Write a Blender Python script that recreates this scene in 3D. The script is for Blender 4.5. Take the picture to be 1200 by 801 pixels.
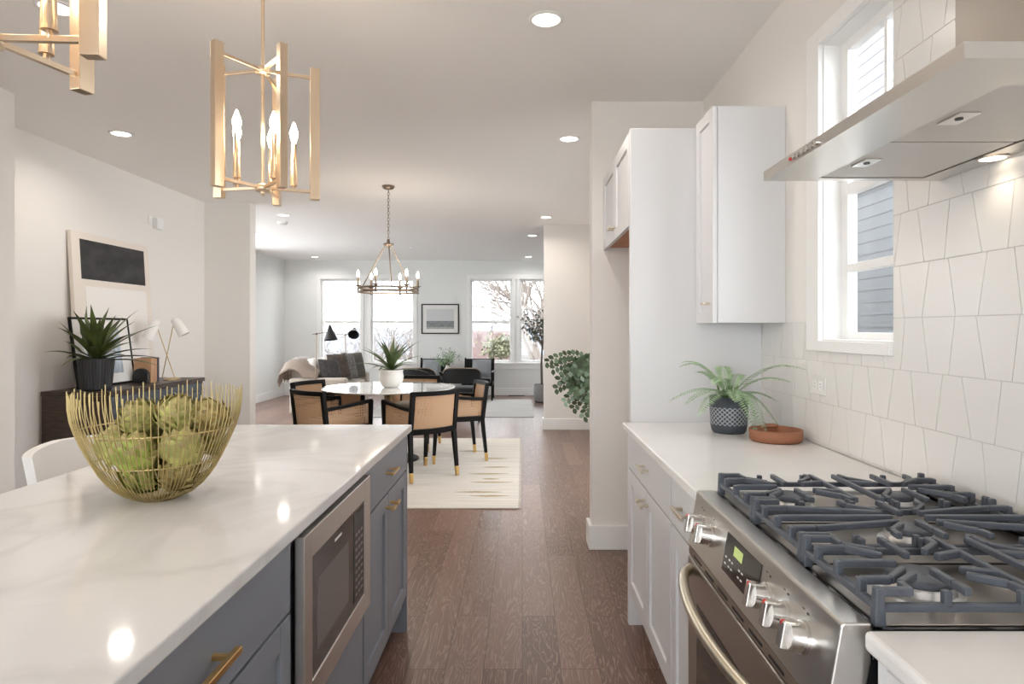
import bpy, math, random
from mathutils import Vector, Matrix
rnd = random.Random(7)
PI = math.pi
for o in list(bpy.data.objects):
    bpy.data.objects.remove(o)
SC = bpy.context.scene
COL = SC.collection

# ------------------------------------------------------------------ camera, sky, exposure
F = 742.0; H = 1.343; VX, VY = 612.0, 385.0          # pinhole read off the photograph (1200 x 801)
CEIL = 2.73; YB = 12.8; XR = 1.104
cam_d = bpy.data.cameras.new('camera'); cam = bpy.data.objects.new('camera', cam_d); COL.objects.link(cam)
cam.location = (0, 0, H); cam.rotation_euler = (PI/2, 0, 0)
cam_d.sensor_width = 36; cam_d.lens = F/1200*36
cam_d.shift_x = (600-VX)/1200; cam_d.shift_y = -(400.5-VY)/1200
cam_d.clip_start = 0.02; cam_d.clip_end = 300
SC.camera = cam
SC.view_settings.view_transform = 'Standard'; SC.view_settings.look = 'None'
SC.view_settings.exposure = -0.06; SC.view_settings.gamma = 1.0
SC.view_settings.use_curve_mapping = False
SKY = 7.0; DOWNLIGHT = 6.0; BULB = 30.0
world = bpy.data.worlds.new('overcast_sky'); SC.world = world; world.use_nodes = True
bg = world.node_tree.nodes['Background']; bg.inputs[0].default_value = (0.93, 0.97, 1.0, 1); bg.inputs[1].default_value = SKY
SC.cycles.max_bounces = 10; SC.cycles.diffuse_bounces = 6; SC.cycles.transparent_max_bounces = 16
SC.cycles.use_denoising = True; SC.cycles.sample_clamp_indirect = 6

def P(px, py, Y): return Vector(((px-VX)*Y/F, Y, H-(py-VY)*Y/F))

# ------------------------------------------------------------------ materials
MATS = {}
def mat(name, col, rough=0.5, metal=0.0, spec=0.5, emis=0, bump=0, bscale=40, var=0, vscale=8, sheen=0, stretch=(1,1,1), coat=0):
    m = bpy.data.materials.new(name); m.use_nodes = True; MATS[name] = m
    nt = m.node_tree; b = nt.nodes['Principled BSDF']
    b.inputs['Base Color'].default_value = (*col, 1); b.inputs['Roughness'].default_value = rough
    b.inputs['Metallic'].default_value = metal; b.inputs['Specular IOR Level'].default_value = spec
    if coat: b.inputs['Coat Weight'].default_value = coat; b.inputs['Coat Roughness'].default_value = 0.05
    if sheen: b.inputs['Sheen Weight'].default_value = sheen
    if emis:
        b.inputs['Emission Color'].default_value = (*col, 1); b.inputs['Emission Strength'].default_value = emis
    tc = nt.nodes.new('ShaderNodeTexCoord'); mp = nt.nodes.new('ShaderNodeMapping'); mp.inputs['Scale'].default_value = stretch
    nt.links.new(tc.outputs['Object'], mp.inputs['Vector'])
    if bump:
        n = nt.nodes.new('ShaderNodeTexNoise'); n.inputs['Scale'].default_value = bscale; n.inputs['Detail'].default_value = 3
        nt.links.new(mp.outputs[0], n.inputs['Vector'])
        bp = nt.nodes.new('ShaderNodeBump'); bp.inputs['Strength'].default_value = bump; bp.inputs['Distance'].default_value = 0.01
        nt.links.new(n.outputs[0], bp.inputs['Height']); nt.links.new(bp.outputs[0], b.inputs['Normal'])
    if var:
        n = nt.nodes.new('ShaderNodeTexNoise'); n.inputs['Scale'].default_value = vscale; n.inputs['Detail'].default_value = 4
        nt.links.new(mp.outputs[0], n.inputs['Vector'])
        r = nt.nodes.new('ShaderNodeValToRGB'); r.color_ramp.elements[0].position = 0.3; r.color_ramp.elements[1].position = 0.7
        r.color_ramp.elements[0].color = (*[c*(1-var) for c in col], 1); r.color_ramp.elements[1].color = (*[min(1, c*(1+var)) for c in col], 1)
        nt.links.new(n.outputs[0], r.inputs[0]); nt.links.new(r.outputs[0], b.inputs['Base Color'])
    return m
def N(m, t, **kw):
    n = m.node_tree.nodes.new(t)
    for k, v in kw.items():
        if k.startswith('i_'): n.inputs[k[2:].replace('_', ' ')].default_value = v
        else: setattr(n, k, v)
    return n
def L(m, a, b): m.node_tree.links.new(a, b)
def ramp(m, fac, stops):
    r = N(m, 'ShaderNodeValToRGB'); cr = r.color_ramp
    while len(cr.elements) < len(stops): cr.elements.new(0.5)
    for e, (p, c) in zip(cr.elements, stops): e.position = p; e.color = (*c, 1)
    L(m, fac, r.inputs[0]); return r.outputs[0]
def coords(m, scale=(1, 1, 1), rot=(0, 0, 0)):
    tc = N(m, 'ShaderNodeTexCoord'); mp = N(m, 'ShaderNodeMapping'); mp.inputs['Scale'].default_value = scale; mp.inputs['Rotation'].default_value = rot
    L(m, tc.outputs['Object'], mp.inputs['Vector']); return mp.outputs[0]
def bsdf(m): return m.node_tree.nodes['Principled BSDF']
def mix(m, fac, a, b, blend='MIX'):
    x = N(m, 'ShaderNodeMix', data_type='RGBA', blend_type=blend)
    if isinstance(fac, float): x.inputs[0].default_value = fac
    else: L(m, fac, x.inputs[0])
    for s, v in ((6, a), (7, b)):
        if isinstance(v, tuple): x.inputs[s].default_value = (*v, 1)
        else: L(m, v, x.inputs[s])
    return x.outputs[2]

mat('wall_paint', (.79, .765, .735), .85, bump=.02, bscale=300)
mat('living_paint', (.77, .785, .775), .85, bump=.02, bscale=300)
mat('ceiling_paint', (.88, .865, .85), .9)
mat('white_trim', (.84, .84, .83), .45)
mat('white_cabinet', (.70, .70, .71), .4)
mat('grey_cabinet', (.21, .225, .26), .42)
mat('dark_gap', (.01, .01, .012), .6)
mat('quartz', (.86, .85, .84), .07)
m = MATS['quartz']; v = coords(m, (1, 1, 1))
n1 = N(m, 'ShaderNodeTexNoise', i_Scale=1.6, i_Detail=6.0, i_Distortion=1.4); L(m, v, n1.inputs['Vector'])
L(m, ramp(m, n1.outputs[0], [(0, (.725, .715, .71)), (.44, (.725, .715, .71)), (.5, (.655, .645, .64)), (.56, (.725, .715, .71))]), bsdf(m).inputs['Base Color'])
mat('counter_white', (.76, .75, .735), .2, var=.02)
mat('tile', (.76, .745, .72), .22, bump=.03, bscale=6)
mat('grout', (.55, .53, .51), .9)
mat('steel', (.62, .60, .57), .28, 1, bump=.03, bscale=60, stretch=(1, .02, 1))
mat('dark_steel', (.40, .37, .34), .3, 1)
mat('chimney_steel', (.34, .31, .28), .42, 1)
mat('knob_steel', (.72, .71, .69), .22, 1)
mat('filter_mesh', (.62, .60, .575), .5, .6)
mat('cast_iron', (.075, .085, .105), .42, 0, bump=.12, bscale=250)
mat('black_enamel', (.012, .012, .014), .12)
mat('black_plastic', (.012, .012, .014), .35)
mat('black_glass', (.012, .011, .011), .06)
mat('screen_window', (.10, .095, .09), .12)
mat('burner_alloy', (.7, .7, .7), .3, 1)
mat('brass', (.70, .46, .19), .3, 1)
mat('pale_brass', (.52, .39, .22), .3, 1)
mat('champagne', (.75, .60, .44), .28, 1, bump=.02, bscale=80)
mat('antique_metal', (.27, .215, .165), .35, 1)
mat('wire_gold', (.56, .45, .22), .34, .9)
mat('nickel', (.66, .60, .48), .3, 1)
mat('black_wood', (.006, .0055, .005), .5, spec=.15)
mat('white_shade', (.82, .81, .79), .4)
mat('ceramic', (.72, .69, .65), .45, var=.05)
mat('black_pot', (.014, .014, .016), .45)
mat('terracotta', (.31, .125, .065), .6, var=.12)
mat('sofa_fabric', (.47, .415, .355), .95, bump=.1, bscale=200, sheen=.3)
mat('throw_fabric', (.25, .195, .155), 1, bump=.5, bscale=60, sheen=.5)
mat('white_fabric', (.80, .78, .76), .9, bump=.1, bscale=200)
mat('velvet', (.014, .015, .016), .7, spec=.2, sheen=.15)
mat('grey_cushion', (.30, .32, .34), .95)
mat('charcoal_pillow', (.06, .056, .056), .95, var=.5, vscale=30)
mat('brown_pillow', (.085, .065, .052), .95, var=.3, vscale=20)
mat('marl_pillow', (.17, .16, .15), .95, var=.6, vscale=45)
mat('olive_pillow', (.10, .095, .08), .95, var=.2, vscale=20)
mat('leaf_dark', (.075, .10, .028), .38, var=.45, vscale=9)
mat('leaf_table', (.075, .11, .04), .4, var=.4, vscale=9)
mat('fern', (.30, .42, .25), .6, var=.25, vscale=25)
mat('fern_core', (.10, .17, .04), .6)
mat('euca', (.22, .34, .19), .6, var=.3)
mat('vine_leaf', (.055, .085, .04), .5, var=.3)
mat('ficus_leaf', (.085, .105, .075), .5, var=.3)
mat('bark', (.13, .10, .08), .9)
mat('far_bark', (.20, .17, .15), .9)
mat('soil', (.03, .02, .015), 1)
mat('bract_tip', (.37, .31, .125), .6, var=.4, vscale=40)
mat('artichoke_green', (.34, .40, .085), .5, var=.35, vscale=28)
mat('artichoke_pale', (.44, .43, .14), .5, var=.35, vscale=28)
mat('artichoke_brown', (.40, .29, .10), .55, var=.45, vscale=30)
mat('marble_top', (.83, .83, .82), .05, var=.03, vscale=3, coat=.6)
mat('pedestal', (.30, .20, .11), .3, .8)
mat('paper_white', (.80, .79, .77), .8)
mat('canvas_cream', (.77, .70, .63), .85, bump=.05, bscale=300)
mat('canvas_light', (.83, .80, .77), .85)
mat('ink_panel', (.026, .025, .026), .6, var=.7, vscale=5, stretch=(1, 1, 2))
mat('print_blue', (.42, .49, .56), .6, var=.35, vscale=10, stretch=(1, 2, .7))
mat('print_sky', (.60, .61, .62), .6); mat('print_sea', (.22, .23, .24), .6, var=.4, vscale=14, stretch=(1, 1, 6)); mat('print_sand', (.38, .38, .38), .6, var=.2, vscale=20)
mat('tan_book', (.52, .30, .17), .7, var=.1); mat('navy_book', (.03, .035, .05), .6)
mat('console_wood', (.045, .026, .017), .4, var=.5, vscale=6, stretch=(2, 2, 14))
mat('console_front_sheen', (.062, .075, .092), .42, var=.3, vscale=6, stretch=(2, 1, 20))  # blue-grey colour stands in for a sheen on the dark wood
mat('under_wood', (.52, .21, .08), .5, var=.15)
mat('lens_glow', (1, .93, .82), .5, emis=9)
mat('bulb_glow', (1, .86, .66), .5, emis=BULB)
mat('hood_glow', (1, .86, .68), .5, emis=5)
mat('lcd_green', (.50, .60, .22), .4, emis=.25)
mat('mark_white', (.75, .75, .72), .5); mat('mark_red', (.6, .03, .02), .4); mat('mark_black', (.03, .03, .03), .5)
mat('clay_grey', (.25, .25, .25), .9, bump=.5, bscale=60)
mat('siding_white', (.19, .19, .20), .7); mat('siding_grey', (.095, .10, .105), .7)
mat('roof_tile', (.095, .058, .053), .9, var=.15, vscale=3)
mat('hill', (.17, .185, .21), 1, var=.1, vscale=.2); mat('patio', (.55, .53, .50), .9, var=.08)  # patio kept pale so it bounces daylight up to the ceilings
mat('field', (.075, .068, .062), 1, var=.2, vscale=.5)
mat('hedge_leaf', (.15, .15, .09), .8, var=.3)

# hardwood floor: planks along Y, pale grain on brown
m = mat('hardwood', (.13, .07, .05), .36, coat=.22)
bsdf(m).inputs['Coat Roughness'].default_value = .28
v = coords(m, (1, 1, 1), (0, 0, PI/2))
br = N(m, 'ShaderNodeTexBrick', offset=.37, i_Scale=1.0, i_Mortar_Size=.0012, i_Mortar_Smooth=.1, i_Brick_Width=1.25, i_Row_Height=.152)
br.inputs['Color1'].default_value = (0, 0, 0, 1); br.inputs['Color2'].default_value = (1, 1, 1, 1); br.inputs['Mortar'].default_value = (.5, .5, .5, 1)
L(m, v, br.inputs['Vector'])
base = ramp(m, br.outputs['Color'], [(0, (.120, .062, .043)), (.5, (.165, .090, .065)), (1, (.215, .125, .094))])
v2 = coords(m, (1, .11, 1))
addv = N(m, 'ShaderNodeVectorMath', operation='ADD'); L(m, v2, addv.inputs[0])
sc = N(m, 'ShaderNodeVectorMath', operation='SCALE'); L(m, br.outputs['Color'], sc.inputs[0]); sc.inputs['Scale'].default_value = 9
L(m, sc.outputs[0], addv.inputs[1])
gn = N(m, 'ShaderNodeTexNoise', i_Scale=13.0, i_Detail=3.0, i_Roughness=.55, i_Distortion=.6); L(m, addv.outputs[0], gn.inputs['Vector'])
gm = N(m, 'ShaderNodeMath', operation='MULTIPLY'); L(m, gn.outputs[0], gm.inputs[0]); gm.inputs[1].default_value = 15
gs = N(m, 'ShaderNodeMath', operation='FRACT'); L(m, gm.outputs[0], gs.inputs[0])
lines = ramp(m, gs.outputs[0], [(0, (0, 0, 0)), (.62, (0, 0, 0)), (.8, (1, 1, 1)), (1, (0, 0, 0))])
lm = N(m, 'ShaderNodeMath', operation='MULTIPLY'); L(m, lines, lm.inputs[0]); lm.inputs[1].default_value = .5
col = mix(m, lm.outputs[0], base, (.44, .31, .25))
bw = N(m, 'ShaderNodeRGBToBW'); L(m, br.outputs['Fac'], bw.inputs[0])
col = mix(m, br.outputs['Fac'], col, (.03, .015, .01))
L(m, col, bsdf(m).inputs['Base Color'])

# woven rugs
def rug_mat(name, base, dark):
    m = mat(name, base, .95)
    v = coords(m, (1.2, 45, 1)); n = N(m, 'ShaderNodeTexNoise', i_Scale=1.0, i_Detail=3.0); L(m, v, n.inputs['Vector'])
    c = ramp(m, n.outputs[0], [(.3, dark), (.62, base)])
    L(m, c, bsdf(m).inputs['Base Color'])
    bp = N(m, 'ShaderNodeBump', i_Strength=.5, i_Distance=.01); L(m, n.outputs[0], bp.inputs['Height']); L(m, bp.outputs[0], bsdf(m).inputs['Normal'])
    return m
rug_mat('cream_weave', (.72, .67, .60), (.56, .53, .48)); rug_mat('grey_weave', (.60, .59, .57), (.42, .42, .41))
mat('tan_tuft', (.42, .33, .20), 1)

# cane webbing with real openings
def cane_mat():
    m = mat('cane', (.52, .325, .19), .6); nt = m.node_tree
    tc = N(m, 'ShaderNodeTexCoord'); sp = N(m, 'ShaderNodeSeparateXYZ'); L(m, tc.outputs['Object'], sp.inputs[0])
    def wave(sock, k):
        a = N(m, 'ShaderNodeMath', operation='MULTIPLY'); L(m, sock, a.inputs[0]); a.inputs[1].default_value = k
        s = N(m, 'ShaderNodeMath', operation='SINE'); L(m, a.outputs[0], s.inputs[0]); return s.outputs[0]
    xy = N(m, 'ShaderNodeMath', operation='ADD'); L(m, sp.outputs[0], xy.inputs[0]); L(m, sp.outputs[1], xy.inputs[1])
    a = wave(xy.outputs[0], 2*PI/.024); b = wave(sp.outputs[2], 2*PI/.024)
    mn = N(m, 'ShaderNodeMath', operation='MINIMUM'); L(m, a, mn.inputs[0]); L(m, b, mn.inputs[1])
    g = N(m, 'ShaderNodeMath', operation='GREATER_THAN'); L(m, mn.outputs[0], g.inputs[0]); g.inputs[1].default_value = .1
    tr = N(m, 'ShaderNodeBsdfTransparent'); ms = N(m, 'ShaderNodeMixShader')
    L(m, g.outputs[0], ms.inputs[0]); L(m, bsdf(m).outputs[0], ms.inputs[1]); L(m, tr.outputs[0], ms.inputs[2])
    L(m, ms.outputs[0], nt.nodes['Material Output'].inputs[0])
cane_mat()
# window glass: clear with a fresnel sheen
m = mat('glass', (1, 1, 1), 0)
tr = N(m, 'ShaderNodeBsdfTransparent'); gl = N(m, 'ShaderNodeBsdfGlossy'); gl.inputs['Roughness'].default_value = .02
lw = N(m, 'ShaderNodeLayerWeight'); lw.inputs['Blend'].default_value = .5
pw = N(m, 'ShaderNodeMath', operation='POWER'); L(m, lw.outputs['Facing'], pw.inputs[0]); pw.inputs[1].default_value = 5; ps = N(m, 'ShaderNodeMath', operation='MULTIPLY_ADD'); L(m, pw.outputs[0], ps.inputs[0]); ps.inputs[1].default_value = .6; ps.inputs[2].default_value = .03
ms = N(m, 'ShaderNodeMixShader'); L(m, ps.outputs[0], ms.inputs[0]); L(m, tr.outputs[0], ms.inputs[1]); L(m, gl.outputs[0], ms.inputs[2])
L(m, ms.outputs[0], m.node_tree.nodes['Material Output'].inputs[0])
# lattice pattern on fern pot
m = mat('lattice_pot', (.055, .065, .08), .55)
tc = N(m, 'ShaderNodeTexCoord'); sp = N(m, 'ShaderNodeSeparateXYZ'); L(m, tc.outputs['Object'], sp.inputs[0])
at = N(m, 'ShaderNodeMath', operation='ARCTAN2'); L(m, sp.outputs[1], at.inputs[0]); L(m, sp.outputs[0], at.inputs[1])
def lin(s, k, op='MULTIPLY'):
    a = N(m, 'ShaderNodeMath', operation=op); L(m, s, a.inputs[0]); a.inputs[1].default_value = k; return a.outputs[0]
def op2(a, b, op):
    x = N(m, 'ShaderNodeMath', operation=op); L(m, a, x.inputs[0]); L(m, b, x.inputs[1]); return x.outputs[0]
def one(a, op):
    x = N(m, 'ShaderNodeMath', operation=op); L(m, a, x.inputs[0]); return x.outputs[0]
u = lin(at.outputs[0], 12.0); w = lin(sp.outputs[2], 2*PI/.036*1.0)
d1 = one(one(op2(u, w, 'ADD'), 'SINE'), 'ABSOLUTE'); d2 = one(one(op2(u, w, 'SUBTRACT'), 'SINE'), 'ABSOLUTE')
ln = lin(op2(d1, d2, 'MINIMUM'), .33, 'LESS_THAN')
band = op2(lin(sp.outputs[2], .035, 'GREATER_THAN'), lin(sp.outputs[2], .108, 'LESS_THAN'), 'MULTIPLY')
L(m, mix(m, op2(ln, band, 'MULTIPLY'), (.055, .065, .08), (.40, .42, .45)), bsdf(m).inputs['Base Color'])

# ------------------------------------------------------------------ mesh building
ORG = {}
class MB:
    def __init__(s): s.v = []; s.f = []; s.sm = []; s.mi = []; s.cur = 0
    def face(s, idx, smooth=False): s.f.append(tuple(idx)); s.sm.append(smooth); s.mi.append(s.cur)
    def vs(s, pts):
        b = len(s.v); s.v.extend([Vector(p) for p in pts]); return b
    def box(s, x0, y0, z0, x1, y1, z1):
        x0, x1 = sorted((x0, x1)); y0, y1 = sorted((y0, y1)); z0, z1 = sorted((z0, z1))
        b = s.vs([(x, y, z) for z in (z0, z1) for y in (y0, y1) for x in (x0, x1)])
        for q in ((0, 2, 3, 1), (4, 5, 7, 6), (0, 1, 5, 4), (2, 6, 7, 3), (0, 4, 6, 2), (1, 3, 7, 5)): s.face([b+i for i in q])
        return s
    def hexa(s, p):   # 8 points: bottom 4 ccw, top 4 ccw
        b = s.vs(p)
        for q in ((3, 2, 1, 0), (4, 5, 6, 7), (0, 1, 5, 4), (1, 2, 6, 5), (2, 3, 7, 6), (3, 0, 4, 7)): s.face([b+i for i in q])
        return s
    def bar(s, p0, p1, w, h, up=(0, 0, 1), w1=None, h1=None):
        p0 = Vector(p0); p1 = Vector(p1); d = (p1-p0).normalized(); up = Vector(up)
        if abs(d.dot(up)) > .98: up = Vector((1, 0, 0)) if abs(d.x) < .9 else Vector((0, 1, 0))
        r = d.cross(up).normalized(); u = r.cross(d).normalized()
        w1 = w if w1 is None else w1; h1 = h if h1 is None else h1
        a = [p0+r*w*a/2+u*h*b/2 for a, b in ((-1, -1), (1, -1), (1, 1), (-1, 1))]
        c = [p1+r*w1*a/2+u*h1*b/2 for a, b in ((-1, -1), (1, -1), (1, 1), (-1, 1))]
        return s.hexa(a+c)
    def tube(s, pts, r, n=8, caps=True, flat=None):
        pts = [Vector(p) for p in pts]; k = len(pts)
        rs = [r]*k if isinstance(r, (int, float)) else list(r)
        prev = None; rings = []
        for i, p in enumerate(pts):
            t = (pts[min(i+1, k-1)]-pts[max(i-1, 0)]).normalized()
            if prev is None:
                a = Vector((0, 0, 1)) if abs(t.z) < .9 else Vector((1, 0, 0)); u = t.cross(a).normalized()
            else: u = (prev-t*prev.dot(t)).normalized()
            prev = u; w = t.cross(u)
            rings.append(s.vs([p+(u*math.cos(2*PI*j/n)+w*math.sin(2*PI*j/n)*(flat or 1))*rs[i] for j in range(n)]))
        for a, b in zip(rings, rings[1:]):
            for j in range(n): s.face((a+j, a+(j+1) % n, b+(j+1) % n, b+j), n > 4)
        if caps:
            for rg, i in ((rings[0], 0), (rings[-1], 1)):
                b = s.vs([s.v[rg+j] for j in range(n)])
                s.face([b+j for j in (range(n-1, -1, -1) if i == 0 else range(n))])
        return s
    def lathe(s, prof, c=(0, 0, 0), n=32, sx=1, sy=1, sharp=()):
        c = Vector(c); rings = []
        for r, z in prof:
            if r < 1e-6: rings.append((s.vs([c+Vector((0, 0, z))]), 1))
            else: rings.append((s.vs([c+Vector((r*sx*math.cos(2*PI*j/n), r*sy*math.sin(2*PI*j/n), z)) for j in range(n)]), n))
        for i, ((a, ka), (b, kb)) in enumerate(zip(rings, rings[1:])):
            sm = i not in sharp
            for j in range(n):
                j2 = (j+1) % n
                if ka == 1 and kb == 1: continue
                if ka == 1: s.face((a, b+j2, b+j), sm)
                elif kb == 1: s.face((a+j, a+j2, b), sm)
                else: s.face((a+j, a+j2, b+j2, b+j), sm)
        return s
    def cyl(s, p0, p1, r, r1=None, n=16): return s.tube([p0, p1], [r, r if r1 is None else r1], n)
    def torus(s, c, R, r, n=48, k=8, axis='z', h=None, sy=1):
        pts = []
        b = s.vs([Vector(c)+Vector(((R+r*math.cos(2*PI*q/k))*math.cos(2*PI*j/n), (R+r*math.cos(2*PI*q/k))*math.sin(2*PI*j/n)*sy, (h or r)*math.sin(2*PI*q/k))) for j in range(n) for q in range(k)])
        for j in range(n):
            for q in range(k):
                s.face((b+j*k+q, b+((j+1) % n)*k+q, b+((j+1) % n)*k+(q+1) % k, b+j*k+(q+1) % k), True)
        return s
    def prism(s, poly, axis, a, b):     # poly in the two other axes, extruded along axis
        def pt(u, w, t): return {'x': (t, u, w), 'y': (u, t, w), 'z': (u, w, t)}[axis]
        n = len(poly); i = s.vs([pt(u, w, a) for u, w in poly]); k = s.vs([pt(u, w, b) for u, w in poly])
        s.face([i+q for q in range(n-1, -1, -1)]); s.face([k+q for q in range(n)])
        for q in range(n): s.face((i+q, i+(q+1) % n, k+(q+1) % n, k+q))
        return s
    def grid(s, rows, smooth=True, closed=False):
        nr = len(rows); nc = len(rows[0]); b = s.vs([p for r in rows for p in r])
        for i in range(nr-1):
            for j in range(nc if closed else nc-1):
                j2 = (j+1) % nc
                s.face((b+i*nc+j, b+i*nc+j2, b+(i+1)*nc+j2, b+(i+1)*nc+j), smooth)
        return s
    def slab(s, rows, t):               # curved sheet with thickness t (vector or callable)
        nr = len(rows); nc = len(rows[0])
        back = [[Vector(p)+(t(p) if callable(t) else Vector(t)) for p in r] for r in rows]
        s.grid(rows); s.grid([list(reversed(r)) for r in back])
        s.grid([rows[0], back[0]], False); s.grid([back[-1], rows[-1]], False)
        s.grid([[r[0] for r in back], [r[0] for r in rows]], False); s.grid([[r[-1] for r in rows], [r[-1] for r in back]], False)
        return s
    def blob(s, c, r, n=16, k=10, e=1.0, R=None):  # superellipsoid (r = 3 radii)
        c = Vector(c); sg = lambda x: (abs(x)**e)*(1 if x >= 0 else -1)
        rows = []
        for i in range(k+1):
            p = -PI/2+PI*i/k; row = []
            for j in range(n):
                q = 2*PI*j/n
                d = Vector((r[0]*sg(math.cos(p))*sg(math.cos(q)), r[1]*sg(math.cos(p))*sg(math.sin(q)), r[2]*sg(math.sin(p))))
                row.append(c+(R @ d if R else d))
            rows.append(row)
        return s.grid(rows, True, True)
    def build(s, name, mt, parent=None, at=None, bevel=0, subsurf=0, seg=2):
        me = bpy.data.meshes.new(name)
        o = bpy.data.objects.new(name, me)
        org = Vector(ORG[parent.name]) if parent is not None else Vector(at or (0, 0, 0))
        if parent is not None and at is not None:
            o.location = Vector(at)-org; org = Vector(at)
        elif parent is None: o.location = org
        me.from_pydata([p-org for p in s.v], [], s.f)
        me.polygons.foreach_set('use_smooth', s.sm)
        for q in (mt if isinstance(mt, (list, tuple)) else [mt]): me.materials.append(MATS[q])
        if max(s.mi or [0]): me.polygons.foreach_set('material_index', s.mi)
        me.update(); COL.objects.link(o); ORG[o.name] = org
        if parent is not None: o.parent = parent
        if bevel:
            b = o.modifiers.new('bevel', 'BEVEL'); b.width = bevel; b.segments = seg; b.limit_method = 'ANGLE'; b.angle_limit = .7
        if subsurf:
            b = o.modifiers.new('sub', 'SUBSURF'); b.levels = b.render_levels = subsurf
        return o
def tag(o, label, cat, group=None, kind=None):
    o['label'] = label; o['category'] = cat
    if group: o['group'] = group
    if kind: o['kind'] = kind
    return o
def thing(name, loc, label, cat, group=None):
    o = bpy.data.objects.new(name, None); o.empty_display_size = .05; COL.objects.link(o); o.location = loc; ORG[o.name] = Vector(loc)
    return tag(o, label, cat, group)
def struct(mb, name, mt, label, cat, **kw):
    return tag(mb.build(name, mt, **kw), label, cat, kind='structure')
def dup(root, loc, rz, label, group=None):
    r = root.copy(); COL.objects.link(r); r.location = loc; r.rotation_euler = (0, 0, rz); r['label'] = label
    if group: r['group'] = group
    for ch in list(root.children):
        c = ch.copy(); COL.objects.link(c); c.parent = r
        for g in ch.children:
            d = g.copy(); COL.objects.link(d); d.parent = c
    return r
def lamp(name, kind, loc, energy, parent=None, color=(1, .86, .70), size=.1, rot=(0, 0, 0), spread=None, spot=None):
    d = bpy.data.lights.new(name, kind); d.energy = energy; d.color = color
    if kind == 'AREA':
        d.shape = 'DISK'; d.size = size
        if spread: d.spread = spread
    elif kind == 'SPOT': d.spot_size = spot or 2.2; d.spot_blend = .8; d.shadow_soft_size = size
    else: d.shadow_soft_size = size
    o = bpy.data.objects.new(name, d); COL.objects.link(o)
    if parent is not None: o.parent = parent; o.location = Vector(loc)-ORG[parent.name]
    else: o.location = loc
    o.rotation_euler = rot
    return o

# ------------------------------------------------------------------ the setting
XL, XA, XLL = -3.0, -3.49, -4.81          # kitchen left wall, alcove wall, living room left wall
YR = -2.4
struct(MB().box(-5.0, YR-.1, -.1, XR+.2, YB+.2, 0).box(XR+.2, 8.44, -.1, 3.2, YB+.2, 0), 'floor', 'hardwood', 'brown hardwood plank floor with pale grain', 'floor')
struct(MB().box(-5.0, YR-.1, CEIL, XR+.2, YB+.2, CEIL+.12).box(XR+.2, 8.44, CEIL, 3.2, YB+.2, CEIL+.12), 'ceiling', 'ceiling_paint', 'flat white ceiling with recessed downlights', 'ceiling')
# right kitchen wall with its window opening
WY0, WY1, WZ0, WZ1 = 1.872, 2.325, 1.30, 2.385
w = MB()
TH = .094
w.box(XR, YR, 0, XR+TH, WY0, CEIL); w.box(XR, WY1, 0, XR+TH, 4.0, CEIL); w.box(XR, WY0, 0, XR+TH, WY1, WZ0); w.box(XR, WY0, WZ1, XR+TH, WY1, CEIL)
struct(w, 'wall_right', 'wall_paint', 'warm white kitchen wall holding the side window', 'wall')
struct(MB().box(.426, 3.867, 0, XR, 4.0, CEIL), 'wall_stub', 'wall_paint', 'short wall end beyond the white tall panel', 'wall')
LL = (7.3, 10.8, .5, 2.6)
def added_side_window(n, x, y0, y1, z0, z1, ya, yb, wname, paint, label, wlabel):
    struct(MB().box(x, ya, 0, x+.2, y0, CEIL).box(x, y1, 0, x+.2, yb, CEIL).box(x, y0, 0, x+.2, y1, z0).box(x, y0, z1, x+.2, y1, CEIL), wname, paint, label, 'wall')
    d = MB()
    for i in range(4):
        a = y0+(y1-y0)*i/3; d.box(x+.05, a-.035, z0, x+.12, a+.035, z1)
    d.box(x+.05, y0, z0, x+.12, y1, z0+.05).box(x+.05, y0, z1-.05, x+.12, y1, z1)
    o = struct(d, 'window_%d' % n, 'white_trim', wlabel, 'window')
    MB().box(x+.085, y0, z0, x+.09, y1, z1).build('glass_pane', 'glass', o)
added_side_window(7, XR, 4.35, 6.8, .35, 2.55, 4.0, 8.44, 'wall_dining_right', 'wall_paint', 'dining area side wall hidden behind the short wall', 'unseen dining area window added for daylight behind the short wall end')  # unseen window, added to light the dining area from the right
struct(MB().box(.29, 8.44, 0, 3.0, 8.6, CEIL), 'wall_pier', 'wall_paint', 'cream wall end between dining area and living room', 'wall')
added_side_window(9, XLL-.2, LL[0], LL[1], LL[2], LL[3], 7.1, YB+.2, 'wall_living_left', 'living_paint', 'pale living room wall left of the sofa', 'unseen living room left window added for daylight behind the shaded wall end')  # assumed unseen window, put in to brighten the living room
added_side_window(8, 3.0, 8.8, 12.6, .12, 2.62, 8.44, YB+.2, 'wall_living_right', 'living_paint', 'living room side wall past the cream wall end', 'unseen living room side window added for daylight behind the cream wall end')  # unseen window, added to bring more daylight into the living room
LW = (-1.3, 1.1, .95, 2.3)  # opening of an unseen kitchen window, added for flatter daylight
struct(MB().box(XL-.2, YR, 0, XL, LW[0], CEIL).box(XL-.2, LW[1], 0, XL, 3.742, CEIL).box(XL-.2, LW[0], 0, XL, LW[1], LW[2]).box(XL-.2, LW[0], LW[3], XL, LW[1], CEIL), 'wall_left', 'wall_paint', 'near left kitchen wall ending at the picture frame edge', 'wall')
struct(MB().box(XA-.2, 3.742, 0, XA, 6.95, CEIL).box(XA, 3.66, 0, XL-.2, 3.742, CEIL), 'wall_alcove', 'wall_paint', 'cream wall behind the dark console', 'wall')
struct(MB().box(XLL-.2, 6.95, 0, -2.99, 7.1, CEIL), 'wall_pillar', 'wall_paint', 'shaded wall end at the far side of the console', 'wall')
ZG0, ZG1 = .66, 2.345
wins = [(-4.075, -3.265), (-3.065, -2.195), (-1.048, -.212), (-.047, .80)]
w = MB(); xs = XLL
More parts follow.
